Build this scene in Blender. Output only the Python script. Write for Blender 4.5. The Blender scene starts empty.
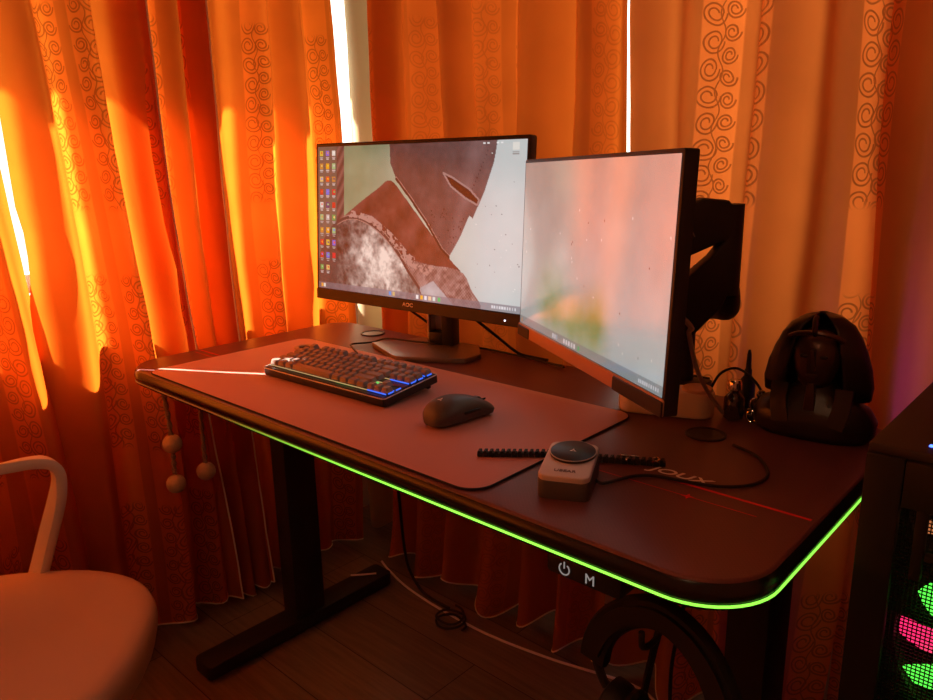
import bpy, bmesh, math, random
import numpy as np
from mathutils import Vector, Matrix, noise

random.seed(7)
S = bpy.context.scene
COL = S.collection
H = 0.74            # desk top height
W, D = 1.40, 0.606  # desk width and depth
PI = math.pi

# ---------------------------------------------------------------- materials
def srgb(r, g, b):
    f = lambda c: (c / 255 / 12.92) if c / 255 <= .04045 else ((c / 255 + .055) / 1.055) ** 2.4
    return (f(r), f(g), f(b), 1)

def mat(name, col, rough=.5, metal=0, spec=.5, bump=0, bump_scale=200, var=0, emit=None, estr=0, coat=0, ior=1.45, sheen=0, aniso=None):
    m = bpy.data.materials.new(name); m.use_nodes = True
    nt = m.node_tree; b = nt.nodes['Principled BSDF']
    c = col if len(col) == 4 else (*col, 1)
    b.inputs['Base Color'].default_value = c
    b.inputs['Roughness'].default_value = rough
    b.inputs['Metallic'].default_value = metal
    b.inputs['Specular IOR Level'].default_value = spec
    b.inputs['IOR'].default_value = ior
    b.inputs['Coat Weight'].default_value = coat
    b.inputs['Sheen Weight'].default_value = sheen
    if emit:
        b.inputs['Emission Color'].default_value = emit if len(emit) == 4 else (*emit, 1)
        b.inputs['Emission Strength'].default_value = estr
    tc = nt.nodes.new('ShaderNodeTexCoord')
    if bump or var:
        n = nt.nodes.new('ShaderNodeTexNoise'); n.inputs['Scale'].default_value = bump_scale; n.inputs['Detail'].default_value = 3
        nt.links.new(tc.outputs['Object'], n.inputs['Vector'])
        if bump:
            bp = nt.nodes.new('ShaderNodeBump'); bp.inputs['Strength'].default_value = bump; bp.inputs['Distance'].default_value = .002
            nt.links.new(n.outputs['Fac'], bp.inputs['Height']); nt.links.new(bp.outputs['Normal'], b.inputs['Normal'])
        if var:
            r = nt.nodes.new('ShaderNodeMapRange'); r.inputs['To Min'].default_value = 1 - var; r.inputs['To Max'].default_value = 1 + var
            mx = nt.nodes.new('ShaderNodeMix'); mx.data_type = 'RGBA'; mx.blend_type = 'MULTIPLY'; mx.inputs['Factor'].default_value = 1
            nt.links.new(n.outputs['Fac'], r.inputs['Value'])
            mx.inputs['A'].default_value = c
            nt.links.new(r.outputs['Result'], mx.inputs['B']); nt.links.new(mx.outputs['Result'], b.inputs['Base Color'])
    return m

class NT:
    """tiny helper to write node maths"""
    def __init__(s, nt): s.nt = nt
    def n(s, t, **k):
        x = s.nt.nodes.new(t)
        for a, v in k.items(): setattr(x, a, v)
        return x
    def put(s, sock, v):
        if isinstance(v, (int, float)): sock.default_value = v
        elif isinstance(v, tuple): sock.default_value = v
        else: s.nt.links.new(v, sock)
    def m(s, op, a, b=0, c=0):
        x = s.n('ShaderNodeMath', operation=op)
        s.put(x.inputs[0], a); s.put(x.inputs[1], b); s.put(x.inputs[2], c)
        return x.outputs[0]
    def step(s, v, lo, hi):           # smoothstep lo..hi -> 0..1
        x = s.n('ShaderNodeMapRange', interpolation_type='SMOOTHSTEP')
        s.put(x.inputs['Value'], v); s.put(x.inputs['From Min'], lo); s.put(x.inputs['From Max'], hi)
        return x.outputs['Result']
    def mix(s, f, a, b):
        x = s.n('ShaderNodeMix', data_type='RGBA')
        s.put(x.inputs['Factor'], f); s.put(x.inputs['A'], a); s.put(x.inputs['B'], b)
        return x.outputs['Result']

def curtain_material(name, diff, trans, trans_col, mixf, contrast=.5, gain=.35):
    """woven curtain cloth, see-through to light, with bands of jacquard scrolls woven along its length (UV = metres of cloth)"""
    m = bpy.data.materials.new(name); m.use_nodes = True
    nt = m.node_tree; nt.nodes.clear(); N = NT(nt)
    out = N.n('ShaderNodeOutputMaterial')
    uv = N.n('ShaderNodeUVMap'); sep = N.n('ShaderNodeSeparateXYZ'); nt.links.new(uv.outputs[0], sep.inputs[0])
    wob = N.n('ShaderNodeTexNoise'); wob.inputs['Scale'].default_value = 14; wob.inputs['Detail'].default_value = 1
    nt.links.new(uv.outputs[0], wob.inputs['Vector'])
    wv = N.m('MULTIPLY', N.m('SUBTRACT', wob.outputs['Fac'], .5), .022)
    u, v = N.m('ADD', sep.outputs[0], wv), sep.outputs[1]
    P = .40
    cu = N.m('SUBTRACT', N.m('PINGPONG', sep.outputs[0], P / 2), 0)      # 0..P/2, mirrored repeats
    band = N.m('SUBTRACT', 1, N.step(N.m('ABSOLUTE', N.m('SUBTRACT', cu, .055)), .036, .040))
    # rings: two columns of curls
    def curls(uc, pv, r1, r2, off):
        du = N.m('SUBTRACT', N.m('PINGPONG', u, P / 2), uc)
        dv = N.m('MULTIPLY', N.m('SUBTRACT', N.m('FRACT', N.m('ADD', N.m('DIVIDE', v, pv), off)), .5), pv)
        r = N.m('SQRT', N.m('ADD', N.m('MULTIPLY', du, du), N.m('MULTIPLY', dv, dv)))
        ang = N.m('ARCTAN2', dv, du)
        rr = N.m('ADD', r, N.m('MULTIPLY', ang, .0011))
        a = N.m('SUBTRACT', 1, N.step(N.m('ABSOLUTE', N.m('SUBTRACT', rr, r1)), .0010, .0022))
        b = N.m('SUBTRACT', 1, N.step(N.m('ABSOLUTE', N.m('SUBTRACT', rr, r2)), .0010, .0020))
        return N.m('MAXIMUM', a, b)
    l1 = curls(.073, .046, .018, .010, 0.)
    l2 = curls(.038, .038, .013, .007, .37)
    # a winding stem between them
    stem = N.m('SUBTRACT', 1, N.step(N.m('ABSOLUTE', N.m('SUBTRACT', N.m('SUBTRACT', cu, .056), N.m('MULTIPLY', N.m('SINE', N.m('MULTIPLY', v, 95)), .006))), .0008, .0019))
    # sections of the run: curls come and go along the length
    gate = N.step(N.m('SINE', N.m('MULTIPLY', v, 11.0)), -.75, -.6)
    lines = N.m('MULTIPLY', N.m('MULTIPLY', N.m('MAXIMUM', N.m('MAXIMUM', l1, l2), stem), band), gate)
    weave = N.n('ShaderNodeTexNoise'); weave.inputs['Scale'].default_value = 9; weave.inputs['Detail'].default_value = 5
    nt.links.new(uv.outputs[0], weave.inputs['Vector'])
    wv2 = N.m('ADD', .80, N.m('MULTIPLY', weave.outputs['Fac'], .4))
    k = N.m('MULTIPLY', wv2, N.m('ADD', 1.0, N.m('MULTIPLY', band, gain)))
    k = N.m('MULTIPLY', k, N.m('SUBTRACT', 1, N.m('MULTIPLY', lines, contrast)))
    vm = N.n('ShaderNodeVectorMath', operation='SCALE'); vm.inputs[0].default_value = trans_col; nt.links.new(k, vm.inputs['Scale'])
    tr = N.n('ShaderNodeBsdfTranslucent'); nt.links.new(vm.outputs[0], tr.inputs['Color'])
    di = N.n('ShaderNodeBsdfDiffuse')
    nt.links.new(N.mix(N.m('MULTIPLY', lines, .12), (*diff, 1), (diff[0] * .55, diff[1] * .5, diff[2] * .5, 1)), di.inputs['Color'])
    bp = N.n('ShaderNodeBump'); bp.inputs['Strength'].default_value = .25; bp.inputs['Distance'].default_value = .003
    nt.links.new(N.m('SUBTRACT', N.m('MULTIPLY', weave.outputs['Fac'], .6), lines), bp.inputs['Height'])
    nt.links.new(bp.outputs[0], di.inputs['Normal'])
    ms = N.n('ShaderNodeMixShader'); ms.inputs[0].default_value = mixf
    nt.links.new(di.outputs[0], ms.inputs[1]); nt.links.new(tr.outputs[0], ms.inputs[2])
    nt.links.new(ms.outputs[0], out.inputs['Surface'])
    return m

def sheer_material():
    m = bpy.data.materials.new('white_tulle'); m.use_nodes = True
    nt = m.node_tree; nt.nodes.clear(); N = NT(nt)
    out = N.n('ShaderNodeOutputMaterial')
    tr = N.n('ShaderNodeBsdfTranslucent'); tr.inputs['Color'].default_value = (.26, .185, .085, 1)
    di = N.n('ShaderNodeBsdfDiffuse'); di.inputs['Color'].default_value = (.80, .66, .42, 1)
    ms = N.n('ShaderNodeMixShader'); ms.inputs[0].default_value = .5
    nt.links.new(di.outputs[0], ms.inputs[1]); nt.links.new(tr.outputs[0], ms.inputs[2])
    nt.links.new(ms.outputs[0], out.inputs['Surface'])
    return m

def floor_material():
    m = bpy.data.materials.new('dark_oak_laminate'); m.use_nodes = True
    nt = m.node_tree; N = NT(nt); b = nt.nodes['Principled BSDF']
    tc = N.n('ShaderNodeTexCoord'); mp = N.n('ShaderNodeMapping'); nt.links.new(tc.outputs['Object'], mp.inputs[0])
    mp.inputs['Rotation'].default_value = (0, 0, math.radians(0))
    br = N.n('ShaderNodeTexBrick'); br.inputs['Scale'].default_value = 1
    br.inputs['Brick Width'].default_value = 1.2; br.inputs['Row Height'].default_value = .16; br.inputs['Mortar Size'].default_value = .0012
    br.inputs['Color1'].default_value = (.21, .145, .10, 1); br.inputs['Color2'].default_value = (.16, .11, .075, 1); br.inputs['Mortar'].default_value = (.02, .013, .01, 1)
    nt.links.new(mp.outputs[0], br.inputs['Vector'])
    mp2 = N.n('ShaderNodeMapping'); mp2.inputs['Scale'].default_value = (3, 40, 1); nt.links.new(mp.outputs[0], mp2.inputs[0])
    n = N.n('ShaderNodeTexNoise'); n.inputs['Scale'].default_value = 2; n.inputs['Detail'].default_value = 6; n.inputs['Distortion'].default_value = .6
    nt.links.new(mp2.outputs[0], n.inputs['Vector'])
    mx = N.n('ShaderNodeMix', data_type='RGBA', blend_type='MULTIPLY'); mx.inputs['Factor'].default_value = 1
    nt.links.new(br.outputs['Color'], mx.inputs['A']); nt.links.new(N.m('ADD', .45, N.m('MULTIPLY', n.outputs['Fac'], 1.1)), mx.inputs['B'])
    nt.links.new(mx.outputs['Result'], b.inputs['Base Color'])
    b.inputs['Roughness'].default_value = .34
    bp = N.n('ShaderNodeBump'); bp.inputs['Strength'].default_value = .12; bp.inputs['Distance'].default_value = .002
    nt.links.new(n.outputs['Fac'], bp.inputs['Height']); nt.links.new(bp.outputs[0], b.inputs['Normal'])
    return m

def carbon_material(name, col, rough):
    """fine woven carbon-look laminate"""
    m = mat(name, col, rough, spec=.5)
    nt = m.node_tree; N = NT(nt); b = nt.nodes['Principled BSDF']
    tc = N.n('ShaderNodeTexCoord')
    ch = N.n('ShaderNodeTexChecker'); ch.inputs['Scale'].default_value = 320
    nt.links.new(tc.outputs['Object'], ch.inputs['Vector'])
    c = b.inputs['Base Color'].default_value
    nt.links.new(N.mix(N.m('MULTIPLY', ch.outputs['Fac'], .5), tuple(c), (c[0] * .8, c[1] * .8, c[2] * .8, 1)), b.inputs['Base Color'])
    return m

def attr_screen_material(name, strength, ior, rough):
    m = bpy.data.materials.new(name); m.use_nodes = True
    nt = m.node_tree; b = nt.nodes['Principled BSDF']
    a = nt.nodes.new('ShaderNodeVertexColor'); a.layer_name = 'picture'
    b.inputs['Base Color'].default_value = (.012, .012, .014, 1)
    b.inputs['Roughness'].default_value = rough
    b.inputs['IOR'].default_value = ior
    nt.links.new(a.outputs['Color'], b.inputs['Emission Color'])
    b.inputs['Emission Strength'].default_value = strength
    return m

def led_material():
    """light strip: unlit at the left end, green along the front, yellower round the right side"""
    m = mat('led_diffuser', (.25, .25, .25), .35)
    nt = m.node_tree; N = NT(nt); b = nt.nodes['Principled BSDF']
    tc = N.n('ShaderNodeTexCoord'); sp = N.n('ShaderNodeSeparateXYZ'); nt.links.new(tc.outputs['Object'], sp.inputs[0])
    f = N.step(sp.outputs[1], .06, .35)
    nt.links.new(N.mix(f, (.26, 1.0, .07, 1), (.62, 1.0, .08, 1)), b.inputs['Emission Color'])
    nt.links.new(N.m('MULTIPLY', N.step(sp.outputs[0], -.32, .32), 1.15), b.inputs['Emission Strength'])
    return m

# ---------------------------------------------------------------- mesh helpers
ROOTM = {}     # object name -> world matrix of its top-level thing

def new_obj(name, bm, m, parent=None, smooth=True, angle=40):
    me = bpy.data.meshes.new(name)
    inv = ROOTM[parent.name].inverted() if parent is not None else Matrix()
    bmesh.ops.transform(bm, matrix=inv, verts=bm.verts)
    bmesh.ops.recalc_face_normals(bm, faces=bm.faces)
    if smooth:
        for f in bm.faces: f.smooth = True
        a = math.radians(angle)
        for e in bm.edges:
            if len(e.link_faces) == 2 and e.calc_face_angle(0) > a: e.smooth = False
    bm.to_mesh(me); bm.free()
    if m is not None:
        for x in (m if isinstance(m, (list, tuple)) else [m]): me.materials.append(x)
    o = bpy.data.objects.new(name, me); COL.objects.link(o)
    if parent is not None:
        o.parent = parent; ROOTM[o.name] = ROOTM[parent.name]
    return o

def thing(name, label, cat, loc=(0, 0, 0), rz=0, group=None):
    o = bpy.data.objects.new(name, None); COL.objects.link(o); o.empty_display_size = .05
    o.location = loc; o.rotation_euler = (0, 0, rz)
    ROOTM[o.name] = Matrix.Translation(loc) @ Matrix.Rotation(rz, 4, 'Z')
    return tag(o, label, cat, group)

def tag(o, label, cat, group=None):
    o['label'] = label; o['category'] = cat
    if group: o['group'] = group
    return o

def struct(name, bm, m, parent=None):
    o = new_obj(name, bm, m, parent, smooth=False)
    o['kind'] = 'structure'
    return o

def B(): return bmesh.new()

def xf(bm, M, verts): bmesh.ops.transform(bm, matrix=M, verts=verts)

def box(bm, c, s, bevel=0, seg=2, M=None):
    r = bmesh.ops.create_cube(bm, size=1); vs = r['verts']
    xf(bm, Matrix.Translation(c) @ Matrix.Diagonal((*s, 1)), vs)
    if bevel:
        es = list({e for v in vs for e in v.link_edges})
        r = bmesh.ops.bevel(bm, geom=es, offset=bevel, segments=seg, affect='EDGES', profile=.5)
        vs = list({v for f in r['faces'] for v in f.verts} | {v for v in vs if v.is_valid})
    if M is not None: xf(bm, M, vs)
    return bm

def cyl(bm, a, b, r1, r2=None, seg=20, cap=True):
    a, b = Vector(a), Vector(b); d = b - a
    r2 = r1 if r2 is None else r2
    M = Matrix.Translation((a + b) / 2) @ d.to_track_quat('Z', 'Y').to_matrix().to_4x4()
    bmesh.ops.create_cone(bm, cap_ends=cap, segments=seg, radius1=r1, radius2=r2, depth=d.length, matrix=M)
    return bm

def ball(bm, c, r, scale=(1, 1, 1), u=24, v=14, M=None):
    rr = bmesh.ops.create_uvsphere(bm, u_segments=u, v_segments=v, radius=r)
    xf(bm, Matrix.Translation(c) @ (M or Matrix()) @ Matrix.Diagonal((*scale, 1)), rr['verts'])
    return bm

def smooth_path(pts, n=8):
    P = [Vector(p) for p in pts]; out = []
    for i in range(len(P) - 1):
        p0, p1, p2, p3 = P[max(i - 1, 0)], P[i], P[i + 1], P[min(i + 2, len(P) - 1)]
        for k in range(n):
            t = k / n
            out.append(.5 * ((2 * p1) + (p2 - p0) * t + (2 * p0 - 5 * p1 + 4 * p2 - p3) * t * t + (3 * p1 - p0 - 3 * p2 + p3) * t ** 3))
    out.append(P[-1]); return out

def sweep(bm, path, prof, up=(0, 0, 1), closed=False, cap=True, scale=None):
    """sweep a closed 2-D profile [(a,b)] along a path; a goes sideways, b goes up"""
    n = len(path); rings = []; up0 = Vector(up)
    for i, p in enumerate(path):
        if closed: t = path[(i + 1) % n] - path[i - 1]
        else: t = path[min(i + 1, n - 1)] - path[max(i - 1, 0)]
        t.normalize(); u = up0
        if abs(t.dot(u)) > .97: u = Vector((0, 1, 0)) if abs(t.y) < .9 else Vector((1, 0, 0))
        s = t.cross(u).normalized(); w = s.cross(t).normalized()
        k = scale(i / max(n - 1, 1)) if scale else 1
        rings.append([bm.verts.new(p + s * a * k + w * b * k) for a, b in prof])
    m = len(prof)
    for i in range(n if closed else n - 1):
        A, Bq = rings[i], rings[(i + 1) % n]
        for j in range(m): bm.faces.new((A[j], A[(j + 1) % m], Bq[(j + 1) % m], Bq[j]))
    if cap and not closed:
        bm.faces.new(rings[0]); bm.faces.new(rings[-1])
    return bm

def circ(r, k=8): return [(r * math.cos(2 * PI * i / k), r * math.sin(2 * PI * i / k)) for i in range(k)]

def tube(bm, pts, r, n=8, k=8, smooth=True, closed=False):
    path = smooth_path(pts, n) if smooth else [Vector(p) for p in pts]
    # parallel-transport frame
    m = len(path); t0 = (path[1] - path[0]).normalized()
    s = t0.orthogonal().normalized(); rings = []
    for i in range(m):
        t = (path[min(i + 1, m - 1)] - path[max(i - 1, 0)]).normalized()
        s = (s - t * s.dot(t)).normalized(); w = t.cross(s)
        rings.append([bm.verts.new(path[i] + (s * math.cos(2 * PI * j / k) + w * math.sin(2 * PI * j / k)) * r) for j in range(k)])
    for i in range(m - 1):
        for j in range(k): bm.faces.new((rings[i][j], rings[i][(j + 1) % k], rings[i + 1][(j + 1) % k], rings[i + 1][j]))
    bm.faces.new(rings[0]); bm.faces.new(rings[-1])
    return bm

def prism(bm, poly, z0, z1, bevel=0, seg=2, M=None):
    """extrude a 2-D outline"""
    vs = [bm.verts.new((x, y, z0)) for x, y in poly]
    f = bm.faces.new(vs)
    r = bmesh.ops.extrude_face_region(bm, geom=[f])
    top = [v for v in r['geom'] if isinstance(v, bmesh.types.BMVert)]
    for v in top: v.co.z = z1
    allv = vs + top
    if bevel:
        bm.normal_update()
        es = [e for e in {e for v in allv for e in v.link_edges} if abs(e.verts[0].co.z - e.verts[1].co.z) < 1e-7]
        r = bmesh.ops.bevel(bm, geom=es, offset=bevel, segments=seg, affect='EDGES', profile=.5)
        allv = list({v for ff in r['faces'] for v in ff.verts} | {v for v in allv if v.is_valid})
    if M is not None: xf(bm, M, allv)
    return bm

def rrect(x0, y0, x1, y1, r, n=8):
    if isinstance(r, (int, float)): r = [r] * 4   # bl br tr tl
    out = []
    for (cx, cy, a0, rr) in ((x0 + r[0], y0 + r[0], PI, r[0]), (x1 - r[1], y0 + r[1], 1.5 * PI, r[1]), (x1 - r[2], y1 - r[2], 0, r[2]), (x0 + r[3], y1 - r[3], .5 * PI, r[3])):
        for i in range(n + 1):
            a = a0 + .5 * PI * i / n; out.append((cx + rr * math.cos(a), cy + rr * math.sin(a)))
    return out

def lathe(bm, prof, c=(0, 0, 0), seg=28, M=None):
    rings = []; allv = []
    for r, z in prof:
        ring = [bm.verts.new((max(r, 1e-5) * math.cos(2 * PI * i / seg), max(r, 1e-5) * math.sin(2 * PI * i / seg), z)) for i in range(seg)]
        rings.append(ring); allv += ring
    for A, C in zip(rings, rings[1:]):
        for i in range(seg): bm.faces.new((A[i], A[(i + 1) % seg], C[(i + 1) % seg], C[i]))
    bm.faces.new(rings[0]); bm.faces.new(rings[-1])
    xf(bm, Matrix.Translation(c) @ (M or Matrix()), allv)
    return bm

def text_bm(s, size, M, depth=.0004, shear=0, xs=1, bold=0):
    cu = bpy.data.curves.new('lettering', 'FONT'); cu.body = s; cu.size = size; cu.extrude = depth; cu.shear = shear; cu.offset = bold
    cu.align_x = 'CENTER'; cu.align_y = 'CENTER'
    o = bpy.data.objects.new('lettering', cu); COL.objects.link(o)
    dg = bpy.context.evaluated_depsgraph_get(); me = bpy.data.meshes.new_from_object(o.evaluated_get(dg))
    bm = B(); bm.from_mesh(me)
    bpy.data.objects.remove(o); bpy.data.meshes.remove(me); bpy.data.curves.remove(cu)
    xf(bm, M @ Matrix.Diagonal((xs, 1, 1, 1)), bm.verts)
    return bm

# ---------------------------------------------------------------- materials in use
M_CURT_L = curtain_material('orange_curtain_cloth', (.62, .20, .065), .6, (.58, .112, .009), .62, .55, .5)
M_CURT_B = curtain_material('orange_jacquard_cloth', (.66, .30, .14), .6, (.54, .125, .020), .55, .6, .75)
M_CURT_P = curtain_material('plain_orange_cloth', (.62, .24, .095), .6, (.56, .105, .010), .55, .25, .3)
M_LINING = mat('pale_lining', (.9, .72, .52), .8)
M_TULLE = sheer_material()
M_FLOOR = floor_material()
M_WALL = mat('plaster', (.62, .52, .44), .9, var=.08, bump=.1, bump_scale=30)
M_CEIL = mat('ceiling_paint', (.82, .78, .72), .9, var=.05, bump_scale=5)
M_FRAME = mat('white_window_frame', (.8, .8, .78), .4)
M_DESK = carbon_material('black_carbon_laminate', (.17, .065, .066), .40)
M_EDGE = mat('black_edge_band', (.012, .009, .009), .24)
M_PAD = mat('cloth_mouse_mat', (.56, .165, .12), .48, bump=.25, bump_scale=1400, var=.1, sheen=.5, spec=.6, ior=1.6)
M_PADEDGE = mat('stitched_edge', (.02, .015, .015), .8)
M_BLACK = mat('black_plastic', (.018, .016, .017), .42, bump=.05, bump_scale=900)
M_BLACKM = mat('black_powder_coat', (.014, .011, .010), .55, bump=.1, bump_scale=600)
M_STEEL = mat('grey_stand_metal', (.27, .235, .21), .36, metal=.6, bump=.05, bump_scale=300)
M_SILVER = mat('brushed_silver', (.6, .56, .52), .3, metal=.9, bump=.04, bump_scale=500)
M_CHIN_LIT = mat('orange_lit_chin', (.62, .36, .22), .33, metal=.5, bump=.03, bump_scale=500)  # orange light falling on the black chin, put into its colour
M_RED = mat('red_print', (.75, .02, .03), .5)
M_PRINT = mat('pale_print', (.9, .84, .82), .5)
M_KEY = mat('grey_keycap', (.27, .20, .185), .36, bump=.06, bump_scale=900)
M_KEYCASE = mat('black_keyboard_case', (.02, .018, .02), .4)
M_WHITEEDGE = mat('pale_light_pipe', (.7, .65, .6), .3)
M_WHITE = mat('white_plastic', (.80, .76, .72), .38, bump=.03, bump_scale=400)
M_GREYD = mat('grey_box_plastic', (.62, .52, .47), .42, bump=.03, bump_scale=400)
M_GREYS = mat('dark_grey_plastic', (.09, .08, .08), .5)
M_RUBBER = mat('black_rubber', (.012, .011, .011), .6)
M_MOUSE = mat('matte_black_mouse', (.075, .06, .055), .42, bump=.05, bump_scale=900)
M_WOOD = mat('wooden_bead', (.62, .43, .27), .6, bump=.3, bump_scale=160, var=.2)
M_CORD = mat('braided_cord', (.34, .20, .13), .8, bump=.4, bump_scale=500)
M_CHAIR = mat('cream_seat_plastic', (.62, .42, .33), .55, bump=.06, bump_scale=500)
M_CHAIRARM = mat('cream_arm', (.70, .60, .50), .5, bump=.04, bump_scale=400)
M_CABLEW = mat('white_cable', (.75, .70, .66), .5)
M_CABLEB = mat('black_cable', (.012, .011, .011), .5)
M_STONE = mat('dark_resin', (.022, .013, .012), .32, bump=.5, bump_scale=60, var=.35)
M_STONEG = mat('worn_bronze_paint', (.075, .036, .024), .28, metal=.4, bump=.3, bump_scale=120)
M_GLASSD = mat('dark_glass', (.03, .02, .02), .08, coat=1)
M_CHROME = mat('chrome', (.7, .66, .62), .12, metal=1)
M_CASE = mat('black_steel_case', (.005, .0045, .0055), .6, bump=.05, bump_scale=600)
M_CASETOP = mat('dark_case_top', (.016, .012, .015), .5)
def glow(name, c, s): return mat(name, (.02, .02, .02), .5, emit=c, estr=s)
M_LED = led_material()
M_BLUE = glow('blue_key_light', (.05, .16, 1), .8)
M_AMBER = glow('warm_key_light', (1, .62, .25), .35)
M_GREENK = glow('green_key_light', (.25, 1, .2), .5)
M_BLUELED = glow('blue_indicator', (.05, .12, 1), 4)
M_WLED = glow('white_indicator', (.8, .85, 1), 3)
M_FGREEN = glow('green_fan_light', (.10, 1, .07), 1.1)
M_FRED = glow('red_fan_light', (1, .02, .14), 1.1)
M_FORANGE = glow('orange_fan_light', (1, .30, .10), .35)
M_FPURPLE = glow('purple_fan_light', (.45, .06, 1.0), 13)
M_SYMBOL = glow('white_symbol', (.8, .7, .65), .22)

# ---------------------------------------------------------------- the room
RX0, RX1, RY0, RY1, RZ = -.26, 2.9, -2.6, .90, 2.5
bm = B(); box(bm, ((RX0 + RX1) / 2, (RY0 + RY1) / 2, -.05), (RX1 - RX0 + .4, RY1 - RY0 + .4, .1)); struct('floor', bm, M_FLOOR)
bm = B(); box(bm, ((RX0 + RX1) / 2, (RY0 + RY1) / 2, RZ + .05), (RX1 - RX0 + .4, RY1 - RY0 + .4, .1)); struct('ceiling', bm, M_CEIL)
T = .2
LY0, LY1, LZ0, LZ1 = -2.2, 1.10, .88, 2.2        # window in the left wall
BX0, BX1, BZ0, BZ1 = -.259, 1.28, .82, 2.2       # window in the back wall
def wall_x(x0, x1, bm, y0, y1, oy0, oy1, oz0, oz1):
    cx, sx = (x0 + x1) / 2, x1 - x0
    for (a, b, c, d) in ((y0, oy0, 0, RZ), (oy1, y1, 0, RZ), (oy0, oy1, 0, oz0), (oy0, oy1, oz1, RZ)):
        box(bm, (cx, (a + b) / 2, (c + d) / 2), (sx, b - a, d - c))
bm = B(); wall_x(RX0 - T, RX0, bm, RY0 - T, RY1 + T, LY0, LY1, LZ0, LZ1); struct('wall_left', bm, M_WALL)
bm = B()
for (a, b, c, d) in ((RX0, BX0, 0, RZ), (BX1, RX1 + T, 0, RZ), (BX0, BX1, 0, BZ0), (BX0, BX1, BZ1, RZ)):
    box(bm, ((a + b) / 2, RY1 + T / 2, (c + d) / 2), (b - a, T, d - c))
struct('wall_back', bm, M_WALL)
bm = B(); box(bm, (RX1 + T / 2, (RY0 + RY1) / 2 - T / 2, RZ / 2), (T, RY1 - RY0 + T, RZ)); struct('wall_right', bm, M_WALL)
bm = B(); box(bm, ((RX0 + RX1) / 2, RY0 - T / 2, RZ / 2), (RX1 - RX0, T, RZ)); struct('wall_front', bm, M_WALL)
bm = B()
for z in (LZ0 + .02, LZ1 - .02): box(bm, (RX0 - .1, (LY0 + LY1) / 2, z), (.06, LY1 - LY0, .04))
for y in (LY0 + .02, LY1 - .02): box(bm, (RX0 - .1, y, (LZ0 + LZ1) / 2), (.06, .04, LZ1 - LZ0 - .08))
struct('window_1', bm, M_FRAME)
bm = B()
for z in (BZ0 + .02, BZ1 - .02): box(bm, ((BX0 + BX1) / 2, RY1 + .1, z), (BX1 - BX0, .06, .04))
for x in (BX0 + .02, BX1 - .02): box(bm, (x, RY1 + .1, (BZ0 + BZ1) / 2), (.04, .06, BZ1 - BZ0 - .08))
struct('window_2', bm, M_FRAME)
# the balcony slab above the left window that keeps the high sun off the upper curtain
bm = B(); box(bm, (RX0 - T - .295, -.6, 2.32), (.59, 5.4, .14)); struct('wall_balcony_slab', bm, M_WALL)

# ---------------------------------------------------------------- curtains
def smoothstep(a, b, x):
    t = min(max((x - a) / (b - a), 0), 1); return t * t * (3 - 2 * t)

def fold_profile(knots, seed, amp):
    """list of fold crests (position along the wall) -> offset function; crests alternate forward/back"""
    rnd = random.Random(seed)
    amps = [amp * rnd.uniform(.7, 1.15) for _ in knots]
    def f(t):
        if t <= knots[0]: return -amps[0]
        for i in range(len(knots) - 1):
            if t <= knots[i + 1]:
                k = (t - knots[i]) / (knots[i + 1] - knots[i])
                s = .5 - .5 * math.cos(PI * k); s = s * .8 + .2 * smoothstep(.15, .85, k)
                a = -amps[i] if i % 2 == 0 else amps[i]; b = amps[i + 1] if i % 2 == 0 else -amps[i + 1]
                return a + (b - a) * s
        return amps[-1] if len(knots) % 2 == 0 else -amps[-1]
    return f

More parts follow.
